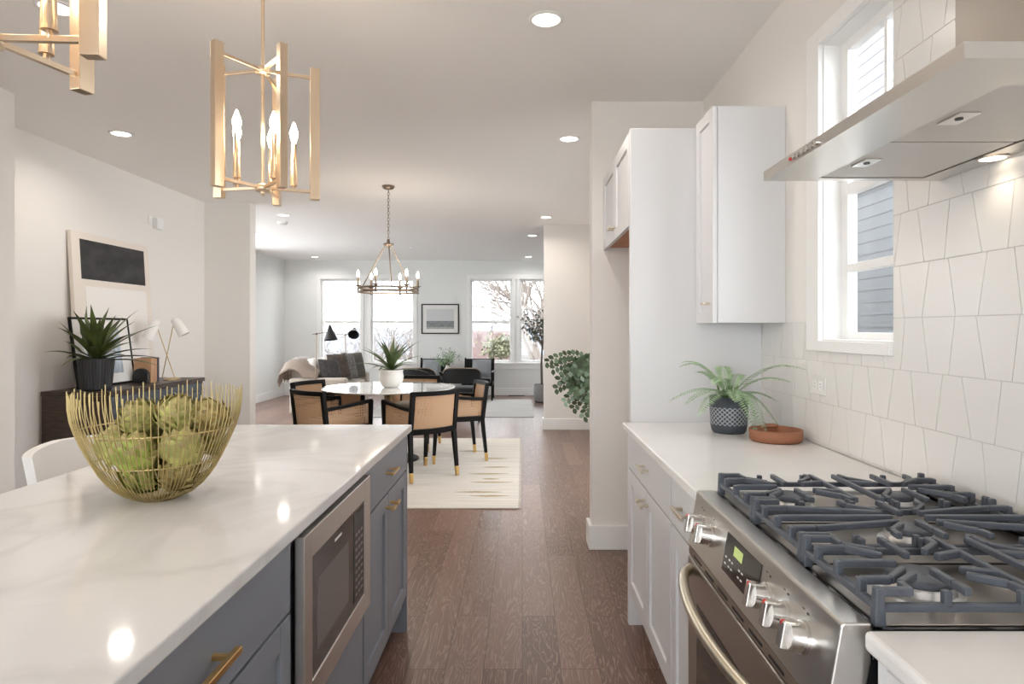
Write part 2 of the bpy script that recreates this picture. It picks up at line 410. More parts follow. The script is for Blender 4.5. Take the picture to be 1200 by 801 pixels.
for a, b in wins:
    w.box(xs, YB, 0, a, YB+.18, CEIL); xs = b
    w.box(a, YB, 0, b, YB+.18, ZG0); w.box(a, YB, ZG1, b, YB+.18, CEIL)
w.box(xs, YB, 0, 3.0, YB+.18, CEIL)
struct(w, 'wall_back', 'living_paint', 'pale grey living room wall with four tall windows', 'wall')
# wall behind the camera: unseen glazed patio doors added to let daylight in
w = MB(); w.box(XL-.2, YR-.15, 0, -2.3, YR, CEIL).box(.6, YR-.15, 0, XR+.2, YR, CEIL).box(-2.3, YR-.15, 2.45, .6, YR, CEIL)
struct(w, 'wall_front', 'wall_paint', 'wall behind the viewer around the added patio doors', 'wall')
d = MB()
for i in range(4):
    a = -2.3+2.9*i/3; d.box(a-.04, YR-.11, 0, a+.04, YR-.03, 2.45)
d.box(-2.3, YR-.11, 0, .6, YR-.03, .07).box(-2.3, YR-.11, 2.38, .6, YR-.03, 2.45)
dr = struct(d, 'added_door_1', 'white_trim', 'unseen white framed patio door added behind the viewer for daylight', 'door')
MB().box(-2.3, YR-.075, .07, .6, YR-.07, 2.38).build('glass_pane', 'glass', dr)
d = MB()
for i in range(5):
    a = LW[0]+(LW[1]-LW[0])*i/4; d.box(XL-.12, a-.035, LW[2], XL-.05, a+.035, LW[3])
d.box(XL-.12, LW[0], LW[2], XL-.05, LW[1], LW[2]+.05).box(XL-.12, LW[0], LW[3]-.05, XL-.05, LW[1], LW[3])
kl = struct(d, 'window_6', 'white_trim', 'unseen white kitchen window added in the near left wall for daylight', 'window')
MB().box(XL-.09, LW[0], LW[2], XL-.085, LW[1], LW[3]).build('glass_pane', 'glass', kl)
# baseboards
def base(name, segs, label):
    b = MB()
    for x0, y0, x1, y1 in segs:
        b.box(x0, y0, 0, x1, y1, .146)
    return struct(b, name, 'white_trim', label, 'baseboard', bevel=.004)
base('baseboard_stub', [(.405, 3.845, 1.10, 3.867), (.405, 3.867, .426, 4.02)], 'white baseboard around the short wall end')
base('baseboard_pier', [(.27, 8.42, 1.10, 8.44), (.27, 8.44, .29, 8.62)], 'white baseboard along the cream wall end')
base('baseboard_back', [(XLL, YB-.018, 3.0, YB)], 'white baseboard under the living room windows')
base('baseboard_living', [(XLL, 7.1, XLL+.018, YB-.018)], 'white baseboard along the living room left wall')
base('baseboard_left', [(XL, YR, XL+.016, 3.76), (XA, 3.76, XA+.016, 6.93), (XA+.016, 6.93, -2.972, 6.95), (-2.99, 6.95, -2.972, 7.12)], 'white baseboard along the left kitchen walls')

# living room windows
def back_window(i, a, b, label):
    w = MB()
    for x0, x1, z0, z1 in ((a, a+.035, ZG0, ZG1), (b-.035, b, ZG0, ZG1), (a+.035, b-.035, ZG1-.035, ZG1), (a+.035, b-.035, ZG0, ZG0+.045), (a+.035, b-.035, 1.455, 1.51)):
        w.box(x0, YB+.05, z0, x1, YB+.11, z1)
    o = struct(w, 'window_%d' % i, 'white_trim', label, 'window', bevel=.004)
    MB().box(a+.03, YB+.078, ZG0+.04, b-.03, YB+.082, ZG1-.03).build('glass_pane', 'glass', o)
    return o
WL = ['far left living room window with two panes behind the floor lamps', 'second living room window from the left behind the chandelier', 'living room window right of the framed photograph', 'far right living room window behind the indoor tree']
for i, (a, b) in enumerate(wins): back_window(i+1, a, b, WL[i])
t = MB()
for (a, b), (c, dd) in ((wins[0], wins[1]), (wins[2], wins[3])):
    t.box(a-.075, YB-.02, ZG0, a, YB, ZG1+.09); t.box(dd, YB-.02, ZG0, dd+.075, YB, ZG1+.09)
    t.box(b, YB-.02, ZG0, b+.06, YB, ZG1); t.box(c-.06, YB-.02, ZG0, c, YB, ZG1)
    t.box(a, YB-.02, ZG1, dd, YB, ZG1+.09)
    t.box(a-.11, YB-.05, ZG0-.035, dd+.11, YB, ZG0); t.box(a-.075, YB-.018, ZG0-.13, dd+.075, YB, ZG0-.035)
struct(t, 'trim_1', 'white_trim', 'white casings and sills of the living room windows', 'trim', bevel=.003)

# kitchen side window
o = MB()
o.box(XR-.018, WY1, 1.262, XR, 2.4235, 2.44); o.box(XR-.018, WY0, WZ1, XR, WY1, 2.44); o.box(XR-.022, WY0, 1.262, XR, WY1, WZ0)
o.box(XR, WY1-.004, WZ0, XR+.092, WY1, WZ1); o.box(XR, WY0, WZ1-.004, XR+.092, WY1, WZ1); o.box(XR, WY0, WZ0, XR+.092, WY1, WZ0+.006)
struct(o, 'trim_2', 'white_trim', 'white casing around the kitchen side window', 'trim', bevel=.003)
o = MB(); g0, g1 = XR+.065, XR+.10
for y0, y1, z0, z1 in ((WY1-.05, WY1, WZ0, WZ1), (WY0, WY0+.02, WZ0, WZ1), (WY0+.02, WY1-.05, WZ0, WZ0+.03), (WY0+.02, WY1-.05, WZ1-.04, WZ1), (WY0+.02, WY1-.05, 1.825, 1.865), (WY0+.02, WY1-.05, 1.545, 1.575)):
    o.box(g0, y0, z0, g1, y1, z1)
o.box(g0+.012, 2.05, 1.865, g1-.008, 2.066, WZ1-.04)
kw = struct(o, 'window_5', 'white_trim', 'white framed kitchen window beside the range hood', 'window', bevel=.002)
MB().box(g0+.016, WY0+.01, WZ0+.02, g0+.02, WY1-.04, WZ1-.03).build('glass_pane', 'glass', kw)

# trapezoid tile backsplash
def clip(poly, y0, y1, z0, z1):
    for ax, lim, sg in ((0, y0, 1), (0, y1, -1), (1, z0, 1), (1, z1, -1)):
        out = []
        for i, p in enumerate(poly):
            q = poly[(i+1) % len(poly)]; a = sg*(p[ax]-lim); b = sg*(q[ax]-lim)
            if a >= 0: out.append(p)
            if (a > 0) != (b > 0) and a != b:
                f = a/(a-b); out.append((p[0]+(q[0]-p[0])*f, p[1]+(q[1]-p[1])*f))
        poly = out
        if len(poly) < 3: return []
    return poly
t = MB(); t.cur = 0
regs = [(2.4235, 2.91, .915, 1.368), (1.872, 2.4235, .915, 1.262), (-.9, 1.872, .915, CEIL)]
rh = .1508; g = .0011
for k in range(13):
    z0 = .922+rh*(k-1); z1 = z0+rh; y = -1.1+(.037 if k % 2 else 0); i = 0
    js = []
    r2 = random.Random(k*3+1)
    while y < 3.0:
        lean = (.013 if (i+k) % 2 else -.013)+r2.uniform(-.004, .004)
        js.append((y-lean, y+lean)); y += .108+r2.uniform(-.008, .008); i += 1
    for (b0, t0), (b1, t1) in zip(js, js[1:]):
        q = [(b0+g, z0+g), (b1-g, z0+g), (t1-g, z1-g), (t0+g, z1-g)]
        for rg in regs:
            c = clip(q, *rg)
            if len(c) >= 3:
                area = abs(sum(c[a][0]*c[(a+1) % len(c)][1]-c[(a+1) % len(c)][0]*c[a][1] for a in range(len(c))))/2
                if area > 2e-4: t.prism(c, 'x', XR-.007, XR-.001)
struct(t, 'wall_right_tile', 'tile', 'white wall tiles with slanted joints behind the range', 'wall tile')
gr = MB()
for y0, y1, z0, z1 in regs: gr.box(XR-.0055, y0, z0, XR+.001, y1, z1)
struct(gr, 'wall_right_grout', 'grout', 'pale grout between the white wall tiles', 'grout')

# ------------------------------------------------------------------ cabinet helpers
def shaker(mb, x, n, y0, y1, z0, z1, rail=.057, t=.02, rec=.009):
    """door in the plane X = x (outer face), n = +1 / -1 outward normal along X"""
    xi = x-n*t
    mb.box(xi, y0, z0, x, y0+rail, z1); mb.box(xi, y1-rail, z0, x, y1, z1)
    mb.box(xi, y0+rail, z0, x, y1-rail, z0+rail); mb.box(xi, y0+rail, z1-rail, x, y1-rail, z1)
    mb.box(xi, y0+rail, z0+rail, x-n*rec, y1-rail, z1-rail); return mb
def pull(parent, c, axis, length, n, mt, name='handle', r=.005, off=.028):
    c = Vector(c); d = {'y': Vector((0, 1, 0)), 'z': Vector((0, 0, 1))}[axis]; nx = Vector((n, 0, 0))
    b = MB(); b.bar(c+nx*off-d*length/2, c+nx*off+d*length/2, r*2, r*2)
    for sgn in (-1, 1): b.bar(c+d*sgn*length*.32-nx*.002, c+d*sgn*length*.32+nx*(off+.002), r*1.7, r*1.7)
    return b.build(name, mt, parent, bevel=.0015)
def tknob(parent, c, n, mt, axis='y', ln=.05):
    c = Vector(c); nx = Vector((n, 0, 0)); d = Vector((0, 1, 0)) if axis == 'y' else Vector((0, 0, 1))
    b = MB(); b.cyl(c-nx*.002, c+nx*.028, .0055, n=12); b.bar(c+nx*.03-d*ln/2, c+nx*.03+d*ln/2, .012, .012)
    return b.build('handle', mt, parent, bevel=.002)

# ------------------------------------------------------------------ island
IX0, IX1, IY0, IY1, IF = -1.358, -.495, .15, 2.84, -.512
b = MB().box(IX0, IY0, .884, IX1, IY1, .914)
tag(b.build('island_countertop', 'quartz', at=(-.93, 1.5, .884), bevel=.004), 'long white quartz island worktop with faint grey veins', 'countertop')
def island_unit(y0, y1, label):
    t = thing('island_cabinet', (-.79, (y0+y1)/2, 0), label, 'cabinet', 'grey island cabinets')
    MB().box(-1.06, y0, .11, IF-.021, y1, .883).box(-1.04, y0, 0, IF-.08, y1, .11).build('carcass', 'grey_cabinet', t)
    return t
u1 = island_unit(.2, 1.405, 'grey island cabinet nearest the viewer, left of the microwave')
dw = MB().box(IF-.02, .62, .722, IF, 1.40, .876).build('drawer', 'grey_cabinet', u1, bevel=.002)
pull(dw, (IF, 1.0, .80), 'y', .15, 1, 'brass', r=.006, off=.032)
d2 = shaker(MB(), IF, 1, .83, 1.40, .165, .714).build('door', 'grey_cabinet', u1, bevel=.0015)
tknob(d2, (IF, .87, .66), 1, 'brass')
shaker(MB(), IF, 1, .25, .82, .165, .714).build('door', 'grey_cabinet', u1, bevel=.0015)
u2 = island_unit(1.41, 2.04, 'grey island cabinet unit under the built-in microwave')
MB().box(IF-.02, 1.412, .165, IF, 2.032, .455).build('lower_panel', 'grey_cabinet', u2, bevel=.002)
u3 = island_unit(2.045, 2.80, 'grey island cabinet with brass pulls beyond the microwave')
dw = MB().box(IF-.02, 2.05, .722, IF, 2.795, .876).build('drawer', 'grey_cabinet', u3, bevel=.002)
pull(dw, (IF, 2.42, .80), 'y', .12, 1, 'brass')
for y0, y1, hy in ((2.05, 2.419, 2.385), (2.425, 2.795, 2.46)):
    d_ = shaker(MB(), IF, 1, y0, y1, .165, .714).build('door', 'grey_cabinet', u3, bevel=.0015)
    tknob(d_, (IF, hy, .67), 1, 'brass')
tag(MB().box(-1.06, 2.802, 0, IF+.0, 2.82, .883).build('end_panel', 'grey_cabinet', at=(-.79, 2.81, 0)), 'grey end panel closing the far end of the island', 'panel')
# microwave
mw = thing('microwave', (-.49, 1.727, .462), 'built-in stainless microwave drawer in the grey island', 'microwave')
MX = -.488
f = MB()
f.box(IF+.001, 1.42, .462, MX, 1.475, .874).box(IF+.001, 1.964, .462, MX, 2.034, .874).box(IF+.001, 1.475, .812, MX, 1.964, .874).box(IF+.001, 1.475, .462, MX, 1.964, .523)
f.build('frame', 'steel', mw, bevel=.002)
g = MB().box(IF+.001, 1.475, .523, MX-.003, 1.964, .812).build('door', 'black_glass', mw)
MB().box(MX-.003, 1.512, .575, MX-.0022, 1.79, .745).build('window', 'screen_window', g)
cp = MB().box(MX-.003, 1.845, .54, MX-.0018, 1.955, .80).build('control_panel', 'black_plastic', mw)
k = MB()
for r in range(9):
    for c in range(3): k.box(MX-.0018, 1.862+.03*c, .555+.022*r, MX-.0012, 1.880+.03*c, .563+.022*r)
k.build('keypad', 'dark_steel', cp)
MB().box(MX-.003, 1.66, .785, MX-.0022, 1.72, .791).build('badge', 'mark_white', g)

# ------------------------------------------------------------------ right base cabinets and worktops
CX, CF = .459, .482
b = MB().box(CX, 1.682, .884, XR-.008, 2.905, .914)
tag(b.build('countertop', 'counter_white', at=(.78, 2.3, .884), bevel=.004), 'white worktop under the potted fern', 'countertop')
b = MB().box(.487, -.6, .884, XR-.008, .905, .914)
tag(b.build('countertop', 'counter_white', at=(.8, .3, .884), bevel=.008, seg=3), 'white worktop at the near corner beside the range', 'countertop')
def base_unit(y0, y1, label):
    t = thing('base_cabinet', (.8, (y0+y1)/2, 0), label, 'cabinet', 'white base cabinets')
    MB().box(CF+.021, y0, .11, XR-.01, y1, .883).box(CF+.08, y0, 0, XR-.01, y1, .11).build('carcass', 'white_cabinet', t)
    return t
c1 = base_unit(2.055, 2.868, 'white base cabinet with two doors below the potted fern')
dw = MB().box(CF, 2.06, .72, CF+.02, 2.862, .876).build('drawer', 'white_cabinet', c1, bevel=.002)
pull(dw, (CF, 2.46, .80), 'y', .13, -1, 'nickel')
for y0, y1, hy in ((2.06, 2.458, 2.425), (2.464, 2.862, 2.50)):
    d_ = shaker(MB(), CF, -1, y0, y1, .165, .712).build('door', 'white_cabinet', c1, bevel=.0015)
    tknob(d_, (CF, hy, .665), -1, 'nickel')
tag(MB().box(CF+.002, 2.872, 0, XR-.01, 2.905, .883).build('end_panel', 'white_cabinet', at=(.8, 2.89, 0)), 'white end panel between base cabinet and tall panel', 'panel')
c2 = base_unit(1.686, 2.05, 'narrow white base cabinet beside the range')
dw = MB().box(CF, 1.69, .72, CF+.02, 2.045, .876).build('drawer', 'white_cabinet', c2, bevel=.002)
pull(dw, (CF, 1.865, .80), 'y', .13, -1, 'nickel')
shaker(MB(), CF, -1, 1.69, 2.045, .165, .712).build('door', 'white_cabinet', c2, bevel=.0015)
c3 = base_unit(-.6, .895, 'white base cabinet at the near corner right of the range')
MB().box(CF+.018, -.59, .72, CF+.038, .872, .874).build('drawer', 'white_cabinet', c3, bevel=.002)
shaker(MB(), CF+.018, -1, .2, .872, .165, .712).build('door', 'white_cabinet', c3, bevel=.0015)
# tall panel, upper cabinet, over-fridge cabinet
tag(MB().box(.497, 2.91, 0, XR-.001, 2.945, 2.265).build('tall_panel', 'white_cabinet', at=(.8, 2.93, 0), bevel=.003), 'tall white side panel rising from the worktop end', 'panel')
uc = thing('upper_cabinet', (.95, 2.78, 1.368), 'white wall cabinet hanging above the potted fern', 'cabinet')
MB().box(.819, 2.651, 1.368, XR-.001, 2.906, 2.276).build('carcass', 'white_cabinet', uc, bevel=.002)
d_ = shaker(MB(), .797, -1, 2.651, 2.904, 1.368, 2.276, rail=.05).build('door', 'white_cabinet', uc, bevel=.0015)
tknob(d_, (.797, 2.69, 1.45), -1, 'nickel', ln=.04)
fc = thing('fridge_cabinet', (.8, 3.4, 1.82), 'white cabinet with two doors high over the empty fridge space', 'cabinet')
MB().box(.518, 2.948, 1.845, XR-.001, 3.862, 2.262).build('carcass', 'white_cabinet', fc)
MB().box(.522, 2.95, 1.838, XR-.002, 3.86, 1.8448).build('underside', 'under_wood', fc)
for y0, y1, hy in ((2.95, 3.404, 3.37), (3.41, 3.862, 3.44)):
    d_ = shaker(MB(), .495, -1, y0, y1, 1.821, 2.255).build('door', 'white_cabinet', fc, bevel=.0015)
    tknob(d_, (.495, hy, 1.88), -1, 'nickel', ln=.04)

# ------------------------------------------------------------------ gas range
RY0, RY1 = .916, 1.674; RC = (RY0+RY1)/2
rg = thing('gas_range', (.78, RC, 0), 'stainless gas range with black grates between white worktops', 'stove')
MB().box(.47, RY0+.004, .09, XR-.012, RY1-.004, .86).box(.53, RY0+.03, 0, XR-.05, RY1-.03, .09).build('body', 'black_enamel', rg)
# control panel: sloped fascia with flat rim
pr = [(.4615, .914), (.4375, .778), (.49, .778), (.506, .86), (.506, .917), (.466, .917)]
cpn = MB().prism(pr, 'y', RY0, RY1).build('control_panel', 'steel', rg, bevel=.003)
def onp(y, z, off=0):      # a point on the sloped panel face
    s = (z-.778)/(.914-.778); nx, nz = -.985, .174
    return Vector((.4375+.024*s+nx*off, y, z+nz*off))
def quadp(mb, y0, y1, z0, z1, off):
    b = mb.vs([onp(y0, z0, off), onp(y1, z0, off), onp(y1, z1, off), onp(y0, z1, off), onp(y0, z0, -.001), onp(y1, z0, -.001), onp(y1, z1, -.001), onp(y0, z1, -.001)])
    for q in ((0, 1, 2, 3), (4, 7, 6, 5), (0, 4, 5, 1), (2, 6, 7, 3), (1, 5, 6, 2), (0, 3, 7, 4)): mb.face([b+i for i in q])
db = MB(); quadp(db, 1.205, 1.405, .812, .893, .0015); dsp = db.build('display', 'black_glass', rg)
db = MB(); quadp(db, 1.30, 1.35, .860, .880, .0022); db.build('clock', 'lcd_green', dsp)
for yy in (1.235, 1.252, 1.285, 1.302, 1.345, 1.362, 1.385):
    for zz in (.828, .842):
        db = MB(); quadp(db, yy, yy+.009, zz, zz+.003, .0022); db.build('button_mark', 'mark_white', dsp)
nrm = Vector((-.985, 0, .174)); tz = Vector((.174, 0, .985))
for ky in (1.59, 1.51, 1.165, 1.087, 1.012):
    c = onp(ky, .85); kb = MB()
    kb.cyl(c-nrm*.002, c+nrm*.006, .026, n=28); kb.cyl(c+nrm*.006, c+nrm*.028, .0235, .021, n=28)
    o = kb.build('knob', 'knob_steel', rg, bevel=.0015)
    g = MB(); a = c+nrm*.027
    g.bar(a-tz*.0225, a+tz*.0225, .019, .026, up=nrm); g.build('grip', 'knob_steel', o, bevel=.003)
    q = MB(); quadp(q, ky-.003, ky+.003, .886, .889, .0006); quadp(q, ky+.012, ky+.02, .889, .8905, .0006); q.build('knob_mark', 'mark_black', o)
    q = MB(); e = a+tz*.0215+nrm*.0105; q.bar(e-tz*.006, e+tz*.0012, .0035, .006, up=nrm); q.build('pointer_mark', 'mark_red', o)
# vent strip with slots, oven door, window, curved handle
vs_ = MB().box(.440, RY0+.003, .752, .47, RY1-.003, .776).build('vent_strip', 'dark_steel', rg)
s = MB()
for k in range(7): s.box(.4388, RY0+.05+k*.098, .759, .4402, RY0+.115+k*.098, .764)
s.build('vent_slot', 'dark_gap', vs_)
od = MB().box(.437, RY0+.004, .20, .469, RY1-.004, .748).build('oven_door', 'dark_steel', rg, bevel=.004)
MB().box(.4355, RY0+.09, .30, .4372, RY1-.09, .655).build('window', 'black_glass', od)
h = MB(); pts = []; rs = []
for i in range(25):
    u = i/24; y = RY0+.03+u*(RY1-RY0-.06); bow = math.sin(PI*u)**.55
    pts.append((.437-.068*bow, y, .722)); rs.append(.0125)
h.tube(pts, rs, 14)
h.build('handle', 'nickel', od)
MB().box(.445, RY0+.004, .095, .469, RY1-.004, .19).build('storage_drawer', 'dark_steel', rg, bevel=.003)
# cooktop
ct = MB(); ct.box(.507, RY0+.002, .86, 1.075, RY1-.002, .906)
ct.build('cooktop', 'black_enamel', rg, bevel=.003)
ctp = MB()
for y0, y1 in ((RY0+.015, RY0+.25), (RY0+.263, RY1-.263), (RY1-.25, RY1-.015)): ctp.box(.525, y0, .906, 1.04, y1, .9085)
ctp.build('burner_pan', 'dark_steel', rg, bevel=.001)
bk = MB(); bk.box(1.062, RY0+.002, .906, XR-.012, RY1-.002, .936)
for k in range(4): bk.box(1.05, RY0+.03+k*.185, .906, 1.064, RY0+.165+k*.185, .948)
bk.build('rear_trim', 'black_enamel', rg, bevel=.004)
burn = []
for bx, by, r in ((.655, RC+.25, .045), (.915, RC+.25, .037), (.655, RC-.25, .052), (.915, RC-.25, .04), (.79, RC, .045)):
    oval = 1.0 if by != RC else 1.0
    o = MB().lathe([(r*.5, .907), (r*1.25, .907), (r*1.25, .913), (r*1.02, .916), (r, .926), (r*.95, .929), (0, .929)], (bx, by, 0), 36, sharp=(1, 2, 4)).build('burner', 'burner_alloy', rg)
    MB().lathe([(0, .929), (r*.93, .929), (r*.97, .932), (r*.93, .938), (r*.8, .9405), (0, .9405)], (bx, by, 0), 36, sharp=(0,)).build('burner_cap', 'cast_iron', o)
    burn.append((bx, by, r))
def grate(y0, y1, burners):
    m = MB(); z = .9565; T = .012; x0, x1 = .522, 1.046
    def bar(a, b, w=.0115, hh=.0125): m.bar((a[0], a[1], z if len(a) < 3 else a[2]), (b[0], b[1], z if len(b) < 3 else b[2]), w, hh)
    ya, yb = y0+.007, y1-.007; yc = (y0+y1)/2
    # side rails low, upright feet
    for y in (ya, yb): bar((x0, y, .935), (x1, y, .935), .012, .012)
    for x in (x0, x1): bar((x, ya, .935), (x, yb, .935), .012, .012)
    for x in (x0, x1):
        for y in (ya, yb): m.bar((x, y, .9085), (x, y, .965), .017, .017, w1=.013, h1=.013)
    bar((x0, ya, .958), (x0+.05, ya, .958)); bar((x0, yb, .958), (x0+.05, yb, .958))
    xm = (x0+x1)/2
    # main cross bar and lengthwise bars
    for y in (ya, yb):
        for x in (x0+.10, xm-.05, xm+.05, x1-.10): m.bar((x, y, .935), (x, y, z+.003), .012, .012)
    for fx in (.2, .5, .8):
        y = ya+(yb-ya)*fx
        for xx in (x0, x1): m.bar((xx, y, .935), (xx, y, z+.005), .013, .013)
    for bx, by, r in burners:
        fr = bx < xm
        xe = x0 if fr else x1; sg = 1 if fr else -1
        if len(burners) == 1: spans = ((x0, 1), (x1, -1))
        else: spans = ((xe, sg),)
        for xe, sg in spans:
            bar((xe, yc), (bx-sg*r*.75, yc))
            for fy in (.2, .8):
                y = ya+(yb-ya)*fy; q = by+(y-by)*.42
                bar((xe, y), (xe+sg*.045, y)); bar((xe+sg*.045, y), (bx-sg*r*.85, q))
        # fingers from the side rails
        for y, sy in ((ya, 1), (yb, -1)):
            for dx in (-.075, 0, .075):
                yi = by-sy*(r*.62 if dx == 0 else r*1.0); xi = bx+dx*.55
                mid = y+sy*.03
                bar((bx+dx*1.15, y), (bx+dx*1.1, mid)); bar((bx+dx*1.1, mid), (xi, yi))
    if len(burners) == 2:
        for xq, sg in ((xm-.03, 1), (xm+.03, -1)):
            bar((xq, ya), (xq, yb), .011, .012)
        for bx, by, r in burners:
            sg = 1 if bx < xm else -1; xq = xm-.03*sg
            for fy in (.3, .7):
                y = ya+(yb-ya)*fy; bar((xq, y), (bx+sg*r*.9, by+(y-by)*.6))
    return m.build('grate', 'cast_iron', rg, bevel=.0025)
gw = (RY1-RY0-.012)/3
grate(RY0+.006, RY0+.004+gw, [burn[2], burn[3]])
grate(RY0+.008+gw, RY0+.004+2*gw, [burn[4]])
grate(RY0+.008+2*gw, RY1-.006, [burn[0], burn[1]])

# ------------------------------------------------------------------ range hood
hd = thing('range_hood', (.95, 1.284, 1.73), 'stainless chimney range hood on the tiled wall above the stove', 'range hood')
HX, HY0, HY1, HZ = .633, .907, 1.66, 1.7305
c = MB()
rim = [(HX, HY0), (XR-.009, HY0), (XR-.009, HY1), (HX, HY1)]; inn = [(.765, 1.01), (1.035, 1.01), (1.035, 1.632), (.765, 1.632)]
def ringz(z, p): return c.vs([(x, y, z) for x, y in p])
a = ringz(HZ, rim); bq = ringz(HZ, inn); d0 = ringz(HZ+.024, rim); e0 = ringz(HZ+.012, inn)
for i in range(4):
    j = (i+1) % 4
    c.face((a+i, bq+i, bq+j, a+j)); c.face((a+i, a+j, d0+j, d0+i)); c.face((bq+i, e0+i, e0+j, bq+j))
c.face((e0, e0+1, e0+2, e0+3))
tp = c.vs([(.98, 1.134, 1.80), (XR-.009, 1.134, 1.80), (XR-.009, 1.434, 1.80), (.98, 1.434, 1.80)])
for i in range(4): c.face((d0+i, d0+(i+1) % 4, tp+(i+1) % 4, tp+i))
c.face((tp, tp+1, tp+2, tp+3))
c.build('canopy', 'steel', hd)
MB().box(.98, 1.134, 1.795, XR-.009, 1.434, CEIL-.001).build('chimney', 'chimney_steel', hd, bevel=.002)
for y0, y1 in ((1.014, 1.318), (1.326, 1.628)):
    fo = MB().box(.769, y0, HZ+.002, 1.031, y1, HZ+.0115).build('filter', 'filter_mesh', hd)
    lt = MB().box(.785, y0+.12, HZ-.002, .823, y0+.185, HZ+.0025).build('latch', 'knob_steel', fo, bevel=.001)
    MB().lathe([(0, HZ-.0035), (.007, HZ-.0035), (.007, HZ-.002)], (.803, y0+.15, 0), 16, sharp=(0, 1)).build('latch_button', 'mark_black', fo)
for y in (1.12, 1.435):
    o = MB().lathe([(.033, HZ-.002), (.026, HZ-.003), (.026, HZ+.0), (.033, HZ+.0)], (1.066, y, 0), 28).build('light_ring', 'steel', hd)
    MB().lathe([(0, HZ-.0025), (.026, HZ-.0025), (.026, HZ)], (1.066, y, 0), 28, sharp=(0,)).build('light_lens', 'hood_glow', hd)
    lamp('hood_light', 'SPOT', (1.05, y, HZ-.006), .9, hd, (1, .84, .64), .02, spot=2.4)
bt = MB()
for k in range(6):
    y = 1.36+k*.022; bt.cyl((HX+.001, y, HZ+.012), (HX-.005, y, HZ+.012), .0065, n=14)
bt.build('button_row', 'knob_steel', hd)
MB().cyl((HX+.001, 1.492, HZ+.012), (HX-.004, 1.492, HZ+.012), .004, n=12).build('indicator', 'mark_red', hd)

# ------------------------------------------------------------------ recessed downlights
def downlight(x, y, label):
    t = thing('recessed_light', (x, y, CEIL), label, 'ceiling light', 'recessed ceiling lights')
    MB().lathe([(.062, -.0005), (.08, -.0005), (.080, -.004), (.062, -.008), (.062, -.0005)], (x, y, CEIL), 32, sharp=(0,)).build('trim_ring', 'white_trim', t)
    MB().lathe([(0, -.004), (.062, -.004)], (x, y, CEIL), 32).build('lens', 'lens_glow', t)
    lamp('downlight', 'AREA', (x, y, CEIL-.012), DOWNLIGHT, t, (1, .92, .84) if y < 8 else (1, .96, .92), .12, spread=2.7)
for x, y, lb in ((.107, 2.835, 'large recessed ceiling light at the top of the photo above the aisle'), (.342, 4.615, 'recessed ceiling light beside the short wall end'),
                 (-2.847, 4.494, 'recessed ceiling light in front of the console wall'), (-2.012, 2.73, 'recessed ceiling light seen through the nearest pendant lantern'),
                 (-2.904, 7.71, 'recessed ceiling light below the lantern, above the smoke detector'), (-3.88, 9.23, 'recessed ceiling light beside the shaded wall end over the sofa'),
                 (-3.995, 12.2, 'recessed ceiling light close to the far left living room window'), (.297, 7.86, 'recessed ceiling light just above the cream wall end'),
                 (.152, 9.41, 'recessed ceiling light left of the cream wall end, second in line'), (.117, 12.2, 'recessed ceiling light nearest the far right living room window')):
    downlight(x, y, lb)
sm = MB().lathe([(.065, 0), (.065, -.02), (.055, -.034), (.02, -.038), (0, -.038)], (-3.117, 8.23, CEIL), 28, sharp=(0,))
tag(sm.build('smoke_detector', 'white_trim', at=(-3.117, 8.23, CEIL-.001)), 'round white smoke detector on the ceiling near the shaded wall end', 'smoke detector')
sm = MB().lathe([(.05, 0), (.05, -.006), (.02, -.012), (0, -.012)], (-1.88, 10.83, CEIL), 24, sharp=(0,))
tag(sm.build('ceiling_sprinkler', 'white_trim', at=(-1.88, 10.83, CEIL-.001)), 'small white ceiling disc right of the chandelier rods', 'sprinkler')
ch = thing('door_chime', (XA, 6.036, 2.30), 'small white chime box high on the cream wall', 'door chime')
MB().box(XA, 5.98, 2.29, XA+.045, 6.09, 2.395).build('cover', 'white_trim', ch, bevel=.006)
MB().box(XA, 5.90, 2.32, XA+.012, 5.96, 2.40).build('wall_plate', 'white_trim', ch, bevel=.002)

